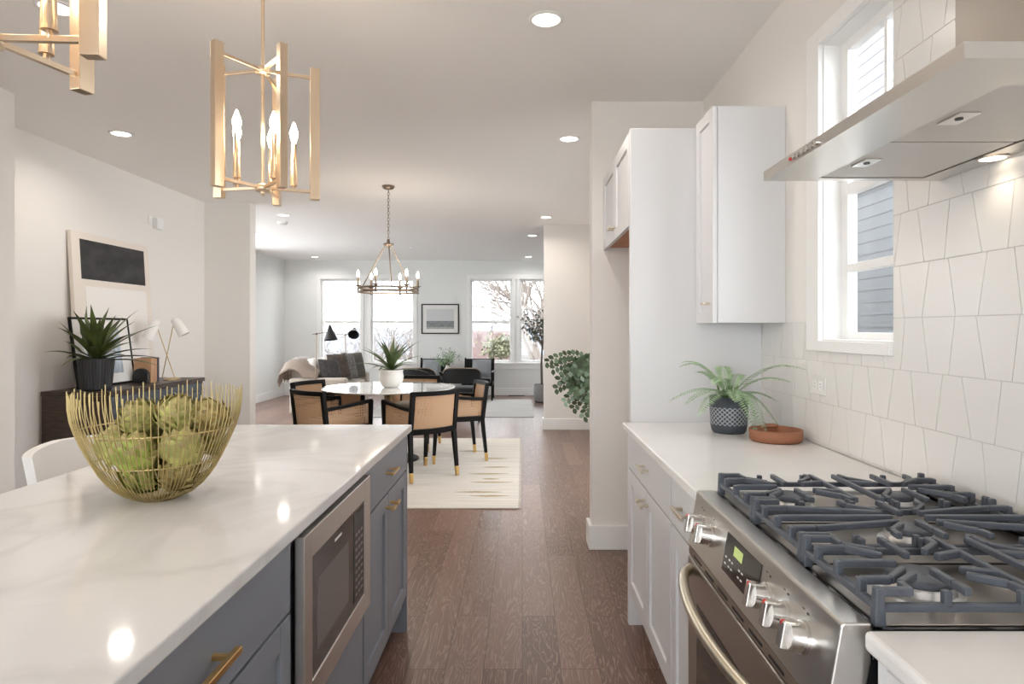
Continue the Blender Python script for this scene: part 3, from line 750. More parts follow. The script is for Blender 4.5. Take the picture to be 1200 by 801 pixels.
# ------------------------------------------------------------------ pendant lanterns
def lantern(cx, cy, a0, label):
    zt, zb, R = 2.303, 1.818, .178
    t = thing('pendant_lantern', (cx, cy, CEIL), label, 'pendant light', 'brass pendant lanterns')
    MB().lathe([(.06, 0), (.06, -.012), (.05, -.02), (.008, -.022), (0, -.022)], (cx, cy, CEIL-.001), 28, sharp=(0,)).build('ceiling_canopy', 'champagne', t)
    MB().cyl((cx, cy, CEIL-.02), (cx, cy, zb+.03), .0065, n=12).build('stem', 'champagne', t)
    for z in (zt-.035, zb+.03):
        MB().lathe([(0, -.014), (.024, -.014), (.026, -.004), (.026, .006), (.016, .014), (0, .014)], (cx, cy, z), 20).build('hub', 'champagne', t)
    MB().lathe([(0, -.03), (.006, -.027), (.008, -.02), (.01, -.012), (0, -.012)], (cx, cy, zb+.03), 16).build('finial', 'champagne', t)
    for i in range(5):
        a = math.radians(a0+72*i); d = Vector((math.cos(a), math.sin(a), 0)); c = Vector((cx, cy, 0))
        MB().bar(c+d*R+Vector((0, 0, zb)), c+d*R+Vector((0, 0, zt)), .026, .034, up=d).build('post', 'champagne', t, bevel=.0015)
        for z in (zt-.035, zb+.03):
            MB().bar(c+d*.015+Vector((0, 0, z)), c+d*(R-.01)+Vector((0, 0, z)), .011, .011).build('arm', 'champagne', t, bevel=.001)
        q = c+d*.105
        o = MB().lathe([(.006, zb+.03), (.006, zb+.045), (.0135, zb+.045), (.0125, zb+.055), (.009, zb+.20), (0, zb+.20)], (q.x, q.y, 0), 16, sharp=(1, 2)).build('candle_sleeve', 'champagne', t)
        MB().lathe([(0, .0), (.007, .0), (.0095, .012), (.0145, .03), (.0145, .042), (.009, .06), (.004, .075), (0, .08)], (q.x, q.y, zb+.20), 16).build('bulb', 'bulb_glow', o)
    lamp('lantern_light', 'POINT', (cx, cy, zb+.27), 5, t, (1, .84, .64), .06)
lantern(-.93, 2.27, 24, 'whole brass lantern pendant with lit candle bulbs over the island')
lantern(-.93, 1.10, 3, 'brass lantern pendant cut off at the top left corner of the photo')

# dining chandelier
cx, cy = -1.30, 6.15
t = thing('chandelier', (cx, cy, CEIL), 'ring chandelier with six candle bulbs over the round table', 'chandelier')
MB().lathe([(.06, 0), (.06, -.012), (.045, -.03), (.012, -.035), (0, -.035)], (cx, cy, CEIL-.001), 28, sharp=(0,)).build('ceiling_canopy', 'antique_metal', t)
cn = MB(); z = CEIL-.03; k = 0
while z > 2.20:
    pts = [(cx+(.009*math.cos(q) if k % 2 else 0), cy+(0 if k % 2 else .009*math.cos(q)), z-.017+.02*math.sin(q)) for q in [2*PI*i/10 for i in range(11)]]
    cn.tube(pts, .0028, 5, caps=False); z -= .031; k += 1
cn.build('chain', 'antique_metal', t)
MB().lathe([(0, 2.13), (.018, 2.13), (.018, 2.15), (.05, 2.155), (.05, 2.17), (.016, 2.175), (.012, 2.21), (0, 2.215)], (cx, cy, 0), 20).build('hub', 'antique_metal', t)
RR = .285
for k in range(3):
    a = math.radians(18+30+120*k); MB().cyl((cx+.03*math.cos(a), cy+.03*math.sin(a), 2.155), (cx+RR*math.cos(a), cy+RR*math.sin(a), 1.735), .0055, n=8).build('rod', 'antique_metal', t)
for zz in (1.738, 1.700):
    MB().torus((cx, cy, zz), RR, .0075, 64, 6, h=.010).build('ring', 'antique_metal', t)
for k in range(6):
    a = math.radians(18+60*k); x, y = cx+RR*math.cos(a), cy+RR*math.sin(a)
    o = MB().lathe([(0, 1.683), (.010, 1.686), (.012, 1.70), (.008, 1.745), (.03, 1.757), (.031, 1.762), (.010, 1.765), (.0095, 1.84), (0, 1.84)], (x, y, 0), 14).build('candle_sleeve', 'antique_metal', t)
    MB().lathe([(0, 0), (.008, 0), (.014, .022), (.014, .032), (.008, .05), (0, .066)], (x, y, 1.84), 14).build('bulb', 'bulb_glow', o)
lamp('chandelier_light', 'POINT', (cx, cy, 1.90), 12, t, (1, .87, .72), .25)

# ------------------------------------------------------------------ wire bowl and artichokes
BX, BY, BZ = -.925, 1.614, .914
bowl = thing('wire_bowl', (BX, BY, BZ), 'gold wire bowl full of artichokes on the island', 'bowl')
prof = [(.058, .004), (.085, .015), (.131, .05), (.162, .094), (.193, .143), (.2176, .192), (.2235, .235), (.2235, .275)]
prof = [(.050, .003), (.066, .0085), (.083, .018), (.101, .033), (.117, .052), (.131, .073), (.1435, .097), (.156, .123), (.168, .150), (.179, .178), (.187, .206), (.1915, .238), (.192, .275)]
def brad(z):
    for (r0, z0), (r1, z1) in zip(prof, prof[1:]):
        if z <= z1: return r0+(r1-r0)*(z-z0)/(z1-z0)
    return prof[-1][0]
wb = MB(); NW = 88
for k in range(NW):
    a = 2*PI*k/NW+rnd.uniform(-.008, .008); top = .272+rnd.uniform(-.012, .012); w_ = rnd.uniform(-.012, .012)
    pts = []
    for r, z in prof[:-1]+[(.192, top)]:
        aa = a+w_*(z/.27); pts.append((BX+r*math.cos(aa), BY+r*math.sin(aa), BZ+z))
    wb.tube(pts, .0014, 5)
wb.build('wire_spoke', 'wire_gold', bowl)
for z in (.179, .098):
    MB().torus((BX, BY, BZ+z), brad(z)-.002, .0018, 64, 5).build('ring', 'wire_gold', bowl)
MB().torus((BX, BY, BZ+.0035), .050, .0032, 48, 6).build('base_ring', 'wire_gold', bowl)
MB().lathe([(0, .003), (.049, .003), (.049, .006), (0, .006)], (BX, BY, BZ), 32).build('base_plate', 'wire_gold', bowl)

def artichoke_mesh(seed, name, mt):
    r = random.Random(seed); m = MB(); S = .0445
    m.blob((0, 0, 0), (S*.80, S*.80, S*.92), 14, 9)
    rows = 8
    for i in range(rows):
        t0 = i/(rows-1); lat = -.95+2.15*t0; n = [6, 7, 8, 8, 7, 6, 5, 4][i]
        ln = S*(1.0-.28*t0); wd = S*(.62-.26*t0)
        for j in range(n):
            th = 2*PI*(j+.5*(i % 2))/n+r.uniform(-.1, .1); g_ = []
            open_ = .27+.16*(1-t0)+r.uniform(-.06, .10)
            for u in range(5):
                f_ = u/4; la = lat+f_*ln/S*.95; la = min(la, 1.50); ww = wd*(1-abs(2*f_-.75)**2.4*.62)*(1 if f_ < .99 else .22)
                rad = S*(.80+.16*math.sin(f_*PI*.7)+open_*f_**2.5)
                row = []
                for s in (-1, -.5, 0, .5, 1):
                    x = s*ww; bulge = -.22*ww*(s*s)
                    rr = (rad+bulge)
                    cz = math.sin(la)*rr*1.08; cr = math.cos(la)*rr
                    row.append(Vector((cr*math.cos(th)-x*math.sin(th), cr*math.sin(th)+x*math.cos(th), cz)))
                g_.append(row)
            m.cur = 0; m.grid(g_[:4]); m.cur = 1; m.grid(g_[3:]); m.cur = 0
    m.tube([(0, 0, -S*.8), (0, 0, -S*1.12)], [.010, .008], 10)
    return m
AR = [(-.030, -.035, .062, 0, 'green artichoke at the bottom of the bowl, left of centre'), (.072, -.035, .066, 2, 'browned artichoke at the bottom of the bowl, right of centre'),
      (.015, .075, .066, 0, 'artichoke at the bottom of the pile on the far side of the bowl'),
      (-.112, -.035, .135, 1, 'pale artichoke at the left edge of the pile'), (-.012, -.118, .128, 0, 'bright green artichoke at the front centre of the pile'),
      (.104, -.070, .135, 1, 'pale green artichoke in the middle of the pile at right front'), (-.085, .082, .14, 0, 'artichoke half hidden at the back left of the pile'),
      (.100, .088, .142, 1, 'artichoke half hidden at the back right of the pile'),
      (-.030, -.040, .205, 1, 'large pale artichoke on top of the pile, left of centre'), (.070, -.035, .212, 1, 'large open artichoke on top of the pile, right of centre'),
      (.152, .020, .198, 2, 'brown-tinged artichoke at the top right edge of the pile'), (.02, .065, .208, 0, 'dark green artichoke peeking between the two top ones')]
AM = ['artichoke_green', 'artichoke_pale', 'artichoke_brown']
protos = {}
for i, (ax, ay, az, kind, lb) in enumerate(AR):
    if kind not in protos:
        o = artichoke_mesh(11+kind, 'artichoke', AM[kind]).build('artichoke', [AM[kind], 'bract_tip']); protos[kind] = o
    else:
        o = protos[kind].copy(); COL.objects.link(o)
    o.location = (BX+ax*.81, BY+ay*.80, BZ+az*.97); o.rotation_euler = (rnd.uniform(.1, .8), rnd.uniform(-.5, .5), rnd.uniform(0, 6))
    tag(o, lb, 'artichoke', 'artichokes in the wire bowl')

# ------------------------------------------------------------------ fern, tray, outlet
FX, FY = .858, 2.63
fe = thing('potted_fern', (FX, FY, .914), 'fern in a dark lattice patterned pot on the white worktop', 'plant')
MB().lathe([(0, .0), (.062, .0), (.069, .008), (.074, .03), (.077, .09), (.078, .15), (.071, .15), (.070, .13), (0, .128)], (FX, FY, .914), 40, sharp=(0, 5)).build('pot', 'lattice_pot', fe, at=(FX, FY, .914))
MB().lathe([(0, .13), (.069, .13)], (FX, FY, .914), 24).build('soil', 'soil', fe)
cr = MB()
for i in range(26):
    a = rnd.uniform(0, 6.28); r = rnd.uniform(0, .03); cr.tube([(FX+r*math.cos(a), FY+r*math.sin(a), 1.045), (FX+r*1.6*math.cos(a), FY+r*1.6*math.sin(a), 1.09+rnd.uniform(0, .02))], [.005, .002], 5)
cr.build('crown', 'fern_core', fe)
def frond(tip, lift, n=25, wid=.036, yaw=0):
    p0 = Vector((FX+rnd.uniform(-.01, .01), FY+rnd.uniform(-.01, .01), 1.055)); p2 = Vector(tip); p1 = (p0*.55+p2*.45); p1.z = max(p0.z, p2.z)+lift
    B = lambda u: p0*(1-u)**2+p1*2*u*(1-u)+p2*u*u
    m = MB(); m.tube([B(i/10) for i in range(11)], [.0022*(1-.8*i/10) for i in range(11)], 5)
    for i in range(n):
        u = .18+.82*i/(n-1); p = B(u); d = (B(min(1, u+.02))-B(u-.02)).normalized(); side = d.cross(Vector((0, 0, 1)))
        if side.length < .1: side = Vector((1, 0, 0))
        side.normalize(); up = side.cross(d)
        ln = wid*math.sin(PI*(.12+.86*u))**.7; ww = .0036
        for sg in (-1, 1):
            e = p+side*sg*ln+d*ln*.35-up*ln*.18+Vector((rnd.uniform(-1, 1), rnd.uniform(-1, 1), rnd.uniform(-1, 1)))*.0015; md = p*.55+e*.45
            b = m.vs([p-d*ww*.3, md-d*ww, e, md+d*ww]); m.face((b, b+1, b+2, b+3))
    m.build('frond', 'fern', fe)
for px, py, dy, lift in ((784, 470, -.02, .09), (803, 473, -.12, .09), (819, 486, -.16, .08), (799, 424, .05, .03), (797, 429, .0, .06), (815, 436, .10, .03), (845, 429, .1, .02),
                         (946, 433, -.235, .06), (911, 470, .02, .06), (913, 500, -.08, .09), (886, 506, -.20, .10), (899, 508, -.18, .11), (870, 440, .12, .04), (862, 470, -.2, .08), (835, 450, -.12, .07), (925, 447, -.14, .05)):
    q = P(px, py, FY+dy); q.x = min(q.x, XR-.03); frond(q, lift, wid=.046 if px > 930 else .042)
TX, TY = .972, 2.43
tr_ = thing('terracotta_tray', (TX, TY, .914), 'round terracotta tray beside the potted fern', 'tray')
MB().lathe([(0, .001), (.090, .001), (.096, .006), (.098, .045), (.092, .045), (.090, .012), (0, .010)], (TX, TY, .914), 48, sharp=(0, 3)).build('dish', 'terracotta', tr_)
m = MB(); m.blob((TX+.022, TY+.097, .914+.043), (.028, .022, .008), 16, 8, .8); m.build('handle', 'terracotta', tr_)
ol = thing('wall_outlet', (XR-.007, 2.34, 1.135), 'white double power outlet on the tiled wall', 'outlet')
MB().box(XR-.012, 2.283, 1.10, XR-.0071, 2.398, 1.17).build('plate', 'tile', ol, bevel=.002)
m = MB()
for y in (2.318, 2.363): m.box(XR-.0135, y-.015, 1.118, XR-.0118, y+.015, 1.152)
sk = m.build('socket', 'white_trim', ol, bevel=.001)
m = MB()
for y in (2.318, 2.363):
    for z in (1.128, 1.139): m.box(XR-.0139, y-.006, z, XR-.0134, y+.004, z+.002)
m.build('slot', 'mark_black', sk)

# ------------------------------------------------------------------ console and what stands on it
KY0, KY1, KX = 4.56, 5.92, -2.966; KZ = .89
co = thing('console', ((XA+KX)/2, (KY0+KY1)/2, 0), 'dark wood sideboard against the cream wall', 'sideboard')
MB().box(XA+.02, KY0, KZ-.035, KX+.0, KY1, KZ).build('top', 'console_wood', co, bevel=.003)
MB().box(XA+.025, KY0+.005, .12, KX-.02, KY1-.005, KZ-.036).build('carcass', 'console_wood', co)
for i in range(3):
    a = KY0+.02+i*(KY1-KY0-.04)/3; b_ = a+(KY1-KY0-.04)/3-.006
    m = MB()
    for k in range(9): m.box(KX-.02, a, .14+k*.079, KX-.002, b_, .14+k*.079+.074)
    d_ = m.build('door', 'console_front_sheen', co, bevel=.003)
    MB().cyl((KX-.004, b_-.04, .55), (KX+.018, b_-.04, .55), .01, n=14).build('knob', 'brass', d_)
for x in (XA+.06, KX-.06):
    for y in (KY0+.06, KY1-.06): MB().bar((x, y, 0), (x, y, .12), .04, .04, w1=.05, h1=.05).build('leg', 'black_wood', co)
# large leaning painting
def leaning(xb, xt, zb, zt, y0, y1, th):
    """corner function on the front face: u along Y, v up"""
    def q(u, v, off=0):
        x = xb+(xt-xb)*v; n = Vector((zt-zb, 0, xb-xt)).normalized()
        return Vector((x, y0+(y1-y0)*u, zb+(zt-zb)*v))+n*off
    return q
def panel(mb, q, u0, u1, v0, v1, f0, f1):
    mb.hexa([q(u0, v0, f0), q(u1, v0, f0), q(u1, v0, f1), q(u0, v0, f1), q(u0, v1, f0), q(u1, v1, f0), q(u1, v1, f1), q(u0, v1, f1)])
    return mb
pa = thing('painting', (-3.4, 5.33, KZ), 'large cream abstract canvas with a black block leaning on the wall', 'painting')
q = leaning(-3.385, -3.452, KZ+.008, 2.10, 4.84, 5.84, .04)
panel(MB(), q, 0, 1, 0, 1, -.032, 0).build('canvas', 'canvas_cream', pa, bevel=.002)
panel(MB(), q, .09, .925, .695, .955, 0, .0015).build('black_block', 'ink_panel', pa)
panel(MB(), q, .13, .93, .03, .65, 0, .0015).build('pale_block', 'canvas_light', pa)
fp = thing('framed_print', (-3.3, 5.0, KZ), 'small black framed blue print leaning on the sideboard behind the spiky plant', 'picture')
q = leaning(-3.275, -3.345, KZ+.004, 1.43, 4.67, 5.36, .02)
fr = MB()
for u0, u1, v0, v1 in ((0, .022, 0, 1), (.978, 1, 0, 1), (.022, .978, 0, .03), (.022, .978, .97, 1)): panel(fr, q, u0, u1, v0, v1, -.012, .006)
fr.build('frame', 'black_wood', fp)
panel(MB(), q, .022, .978, .03, .97, -.010, .001).build('mat_board', 'paper_white', fp)
panel(MB(), q, .2, .8, .17, .86, .001, .002).build('print', 'print_blue', fp)
def spiky(t, c, z0, n, ln, wd, mt, seed, tipdroop=.25, emin=.15, xmin=-99):
    r = random.Random(seed); m = MB()
    for i in range(n):
        e = emin+(1.45-emin)*(i/(n-1))**1.1; a = i*2.399+r.uniform(-.2, .2); l = ln*r.uniform(.82, 1.1)*(1 if e < 1.1 else .85)
        rows = []; pts = []
        p = Vector((c[0], c[1], z0+.05*i/n)); el = e
        for k in range(8):
            pts.append((p.copy(), el)); p = p+Vector((math.cos(a)*math.cos(el), math.sin(a)*math.cos(el), math.sin(el)))*l/7
            el -= tipdroop/7*(1.5-e*.6)
        for k, (p, el) in enumerate(pts):
            u = k/7; w_ = wd*(.55+1.0*u*(1-u)*2.2)*(1-u**3)+.0006
            s = Vector((-math.sin(a), math.cos(a), 0)); up = Vector((-math.cos(a)*math.sin(el), -math.sin(a)*math.sin(el), math.cos(el)))
            row = [p-s*w_+up*w_*.35, p, p+s*w_+up*w_*.35]
            for v_ in row: v_.x = v_.x if v_.x > xmin else xmin+(v_.x-xmin)*.08
            rows.append(row)
        m.grid(rows)
    return m.build('foliage', mt, t)
kp = thing('potted_agave', (-3.15, 4.68, KZ), 'spiky green plant in a ribbed black pot on the sideboard', 'plant')
m = MB(); nn = 72; rows = []
for r, z in ((.092, 0), (.098, .01), (.116, .21), (.118, .235), (.104, .235), (.10, .2)):
    rows.append([Vector((-3.15+r*(1+(.022 if j % 2 else 0)*(0 < z < .22))*math.cos(2*PI*j/nn), 4.68+r*(1+(.022 if j % 2 else 0)*(0 < z < .22))*math.sin(2*PI*j/nn), KZ+z)) for j in range(nn)])
m.grid(rows, False, True); m.lathe([(0, .001), (.092, .001)], (-3.15, 4.68, KZ), 24); m.build('pot', 'black_pot', kp)
MB().lathe([(0, .2), (.101, .2)], (-3.15, 4.68, KZ), 24).build('soil', 'soil', kp)
spiky(kp, (-3.15, 4.68), KZ+.20, 34, .46, .027, 'leaf_dark', 5, tipdroop=.45, emin=.2, xmin=-3.235)
be = MB().prism([(-3.26+.13*u, KZ+v) for u, v in [(0, 0), (1, 0)]+[(.5+.5*math.cos(a), .06+.062*math.sin(a)) for a in [PI*i/12 for i in range(13)]]], 'y', 5.29, 5.325)
tag(be.build('bookend', 'black_pot', at=(-3.19, 5.31, KZ), bevel=.004), 'black arched bookend in front of the tan books', 'bookend')
for i, (y0, th, hh, mt, lb) in enumerate(((5.33, .05, .205, 'tan_book', 'thick tan book standing nearest the black bookend'), (5.383, .035, .20, 'tan_book', 'thinner tan book standing between thick tan and navy books'), (5.421, .03, .208, 'navy_book', 'dark navy book at the lamp end of the row'))):
    t = thing('book', (-3.2, y0+th/2, KZ), lb, 'book', 'books on the sideboard')
    m = MB(); m.box(-3.27, y0, KZ, -3.125, y0+.003, KZ+hh).box(-3.27, y0+th-.003, KZ, -3.125, y0+th, KZ+hh).box(-3.128, y0+.003, KZ, -3.125, y0+th-.003, KZ+hh)
    m.build('cover', mt, t, bevel=.001); MB().box(-3.265, y0+.0032, KZ+.003, -3.1285, y0+th-.0032, KZ+hh-.004).build('pages', 'paper_white', t)
tl = thing('table_lamp', (-3.13, 5.66, KZ), 'brass lamp with two white cone shades on the sideboard', 'lamp')
MB().lathe([(0, 0), (.075, 0), (.075, .009), (.06, .016), (0, .016)], (-3.13, 5.66, KZ), 32, sx=.8, sy=1.1, sharp=(0, 1)).build('base', 'pale_brass', tl)
ja, jb = P(184, 383, 5.60), P(203, 381, 5.68)
for foot, top in ((P(205, 437, 5.66), ja), (P(190, 437, 5.66), jb)):
    foot = Vector((foot.x, 5.66, KZ+.014)); MB().tube([foot, top], .0045, 8).build('rod', 'pale_brass', tl)
for top, p_open, p_close in ((ja, P(173, 397, 5.57), P(184, 375, 5.60)), (jb, P(216, 392, 5.70), P(204, 373, 5.68))):
    d = (p_open-p_close).normalized()
    m = MB(); m.tube([p_close, p_close+d*.006, p_open], [.026, .034, .052], 24, caps=False); m.tube([p_close+d*.004, p_open-d*.0005], [.031, .050], 24, caps=False)
    b = m.vs([m.v[j] for j in range(24)]); m.face([b+j for j in range(24)])
    s_ = m.build('lamp_shade', 'white_shade', tl); MB().tube([p_open-d*.05, p_open-d*.006], [.02, .042], 20).build('reflector', 'dark_steel', s_)

# ------------------------------------------------------------------ counter stool behind the island
st = thing('counter_stool', (-1.56, 2.4, 0), 'white upholstered counter stool tucked behind the island', 'stool')
rows = []
for v in [i/8 for i in range(9)]:
    row = []
    for u in [j/14 for j in range(15)]:
        a = (u-.5)*1.25; yy = 2.40+.245*math.sin(a)/math.sin(.625)*(1+.06*v); xx = -1.73+.16*(1-math.cos(a))/(1-math.cos(.625))*.55-.05*v
        row.append((xx, yy, .62+.30*v-.012*abs(u-.5)*2))
    rows.append(row)
MB().slab(rows, (.035, 0, 0)).build('backrest', 'white_fabric', st, bevel=.008)
MB().blob((-1.54, 2.4, .63), (.20, .215, .05), 24, 8, .45).build('seat', 'white_fabric', st)
for sx in (-1, 1):
    for sy in (-1, 1): MB().bar((-1.54+sx*.15, 2.4+sy*.165, .60), (-1.54+sx*.185, 2.4+sy*.2, 0), .035, .035, w1=.022, h1=.022).build('leg', 'black_wood', st)
MB().box(-1.71, 2.22, .2, -1.69, 2.58, .22).box(-1.39, 2.22, .2, -1.37, 2.58, .22).build('stretcher', 'black_wood', st)

# ------------------------------------------------------------------ dining area
rug = thing('dining_rug', (-1.47, 6.2, 0), 'cream woven rug with tan dashes under the round table', 'rug')
MB().box(-2.92, 4.72, 0.0005, -.03, 7.72, .011).build('pile', 'cream_weave', rug, bevel=.004)
for y, x0, x1 in ((5.05, -.42, -.10), (5.17, -.55, -.16), (5.5, -.45, -.08), (5.62, -.36, -.20), (5.82, -.5, -.12), (6.1, -.38, -.12), (6.5, -.42, -.15), (5.3, -1.6, -1.2), (6.9, -.7, -.4)):
    n_ = 20
    rowa = [(x0+(x1-x0)*i/n_, y-.028*math.sin(PI*i/n_)*rnd.uniform(.6, 1), .0125) for i in range(n_+1)]; rowb = [(p[0], y+.028*math.sin(PI*i/n_)*rnd.uniform(.6, 1), .0125) for i, p in enumerate(rowa)]
    m = MB(); m.slab([rowa, rowb], (0, 0, -.002)); m.build('tufted_dash', 'tan_tuft', rug)
m = MB()
for i in range(240):
    y = 4.73+i*.01246; m.bar((-.03, y, .006), (-.012+rnd.uniform(-.004, .004), y+rnd.uniform(-.004, .004), .003), .005, .004)
m.build('fringe', 'cream_weave', rug)
FL = .0115
TXc, TYc, TR = -1.36, 6.47, .671
tb = thing('dining_table', (TXc, TYc, FL), 'round white pedestal table in the dining area', 'table')
MB().lathe([(0, .722), (.40, .722), (.64, .732), (TR, .743), (TR, .748), (TR-.004, .75), (0, .75)], (TXc, TYc, 0), 96, sharp=(0, 5)).build('tabletop', 'marble_top', tb)
MB().lathe([(.30, FL), (.30, FL+.012), (.26, FL+.02), (.05, FL+.03), (0, FL+.03)], (TXc, TYc, 0), 48, sharp=(0,)).build('base', 'black_wood', tb)
MB().lathe([(.055, FL+.03), (.05, .1), (.045, .4), (.05, .66), (.16, .721), (0, .7215)], (TXc, TYc, 0), 32).build('pedestal', 'pedestal', tb)

def make_dining_chair():
    t = thing('dining_chair', (0, 0, 0), 'x', 'chair', 'dining chairs around the round table')
    W, D, ZT, ZA = .225, .47, .785, .655
    def leg(x, y, dx, dy):
        m = MB(); p0 = Vector((x, y, .42)); p1 = Vector((x+dx, y+dy, .085)); p2 = Vector((x+dx*1.2, y+dy*1.2, 0))
        m.bar(p0, p1, .040, .040, up=(0, 1, 0), w1=.030, h1=.030); l_ = m.build('leg', 'black_wood', t, bevel=.003)
        MB().bar(p1, p2, .0315, .0315, up=(0, 1, 0), w1=.027, h1=.027).build('brass_cap', 'brass', l_, bevel=.002)
    leg(-W, 0, -.01, -.035); leg(W, 0, .01, -.035); leg(-W-.0, D, -.0, .02); leg(W, D, 0, .02)
    # back frame: posts and curved top rail
    def bk(u, z):    # u -1..1
        return Vector((u*W, -.045*(1-u*u)-.05*max(0, (z-.42))/.36, z))
    m = MB()
    for sx in (-1, 1): m.bar(bk(sx, .40), bk(sx, ZT), .040, .036, up=(0, 1, 0))
    for z0, z1 in ((ZT-.04, ZT), (.405, .455)):
        us = [-1+2*i/10 for i in range(11)]
        rows = [[bk(u, z0)+Vector((0, -.016, 0)) for u in us], [bk(u, z1)+Vector((0, -.016, 0)) for u in us]]
        m.slab(rows, (0, .034, 0))
    m.build('back_frame', 'black_wood', t, bevel=.003)
    us = [-.92+1.84*i/10 for i in range(11)]
    MB().slab([[bk(u, z) for u in us] for z in (.45, .53, .61, .69, .75)], (0, .006, 0)).build('cane_back', 'cane', t)
    m = MB()
    for sx in (-1, 1): m.box(sx*W-.018, .0, .405, sx*W+.018, D, .455)
    m.box(-W, D-.018, .405, W, D+.018, .455); m.build('seat_frame', 'black_wood', t, bevel=.003)
    MB().blob((0, D/2, .475), (W-.02, D/2-.01, .035), 24, 8, .4).build('seat', 'sofa_fabric', t)
    for sx in (-1, 1):
        m = MB()
        pts = [Vector((sx*W, -.02, ZA-.03)), Vector((sx*(W+.012), .12, ZA-.022)), Vector((sx*(W+.018), .30, ZA-.005)), Vector((sx*(W+.012), D+.005, ZA+.01))]
        for a, b in zip(pts, pts[1:]): m.bar(a, b+(b-a)*.03, .034, .03)
        m.bar((sx*W, D, .43), (sx*(W+.012), D, ZA+.012), .036, .036, up=(0, 1, 0))
        m.build('armrest', 'black_wood', t, bevel=.004)
        MB().slab([[(sx*W, y, z+(.02*(y/D-.5) if z > .6 else 0)) for y in (.01, .16, .31, D-.015)] for z in (.45, .52, .58, ZA-.022)], (.006*-sx, 0, 0)).build('cane_side', 'cane', t)
    return t
DC = [((-.80, 5.64), (-.64, .77), 'cane-backed chair with its back to the island, nearest on the rug'), ((-.475, 6.60), (-.95, -.32), 'cane-backed chair on the aisle side of the round table'),
      ((-1.88, 5.66), (.6, .8), 'near left cane-backed chair just past the island worktop'), ((-2.2, 6.62), (.92, -.39), 'cane-backed chair between round table and sofa'),
      ((-1.2, 7.36), (-.1, -1), 'cane-backed chair on the far side of the round table')]
pc = make_dining_chair()
for i, ((x, y), (fx, fy), lb) in enumerate(DC):
    rz = math.atan2(-fx, fy)
    if i == 0: pc.location = (x, y, FL); pc.rotation_euler = (0, 0, rz); pc['label'] = lb
    else: dup(pc, (x, y, FL), rz, lb)
tp = thing('potted_agave', (-1.33, 6.42, .75), 'spiky green plant in a white pot on the round table', 'plant')
MB().lathe([(0, 0), (.07, 0), (.085, .008), (.118, .06), (.125, .11), (.118, .15), (.121, .172), (.126, .178), (.112, .18), (.105, .16), (0, .158)], (-1.33, 6.42, .75), 40, sharp=(0,)).build('pot', 'ceramic', tp)
MB().lathe([(0, .159), (.104, .159)], (-1.33, 6.42, .75), 24).build('soil', 'soil', tp)
spiky(tp, (-1.33, 6.42), .90, 22, .42, .027, 'leaf_table', 9, tipdroop=.55, emin=.30)

# ------------------------------------------------------------------ living room
tag(MB().box(-2.45, 9.58, .0005, .175, 11.95, .010).build('living_rug', 'grey_weave', at=(-1.1, 10.8, 0), bevel=.003), 'pale grey rug under the living room chairs', 'rug')
FR = .0105
so = thing('sofa', (-3.1, 10.3, 0), 'beige sofa with scatter pillows along the living room wall', 'sofa')
SX0, SX1, SY0, SY1 = -3.55, -2.67, 9.58, 11.10
MB().box(SX0+.03, SY0+.03, .05, SX1-.02, SY1-.03, .32).build('base', 'sofa_fabric', so, bevel=.02)
MB().box(SX0, SY0+.15, .05, SX0+.2, SY1-.15, .80).build('backrest', 'sofa_fabric', so, bevel=.05, seg=4)
for y in (SY0, SY1-.16): MB().box(SX0+.02, y, .04, SX1, y+.16, .594).build('arm', 'sofa_fabric', so, bevel=.04, seg=4)
for i in range(2):
    a = SY0+.165+i*.6; MB().blob((-3.03, a+.295, .40), (.35, .29, .10), 28, 10, .35).build('seat_cushion', 'sofa_fabric', so)
    MB().blob((-3.28, a+.295, .66), (.11, .29, .22), 28, 12, .45, Matrix.Rotation(-.18, 3, 'Y')).build('back_cushion', 'white_fabric', so)
for x in (SX0+.08, SX1-.08):
    for y in (SY0+.08, SY1-.08): MB().bar((x, y, 0), (x, y, .05), .04, .04).build('leg', 'black_wood', so)
# pillows
def pillow(c, s, yaw, lean, mt, label):
    m = MB(); R = Matrix.Rotation(yaw, 3, 'Z') @ Matrix.Rotation(lean, 3, 'Y'); n = 14
    for sg in (-1, 1):
        rows = []
        for i in range(n+1):
            row = []
            for j in range(n+1):
                u, v = -1+2*i/n, -1+2*j/n; th = .075*((1-u**4)*(1-v**4))**.6
                pin = 1-.06*(1-abs(u*v))
                row.append(Vector(c)+R @ Vector((sg*th, u*s/2*pin, v*s/2*pin)))
            rows.append(row if sg > 0 else row[::-1])
        m.grid(rows)
    return tag(m.build('pillow', mt, at=c), label, 'pillow', 'scatter pillows on the sofa')
pillow((-3.0, 9.90, .68), .40, -.5, -.30, 'charcoal_pillow', 'charcoal patterned pillow nearest the blanket end of the sofa')
pillow((-2.95, 10.20, .725), .44, -.45, -.30, 'brown_pillow', 'dark brown pillow second from the blanket end')
pillow((-2.92, 10.50, .725), .44, -.5, -.30, 'marl_pillow', 'speckled grey pillow second from the far sofa arm')
pillow((-2.87, 10.80, .725), .44, -.6, -.28, 'olive_pillow', 'olive grey pillow leaning by the far sofa arm')
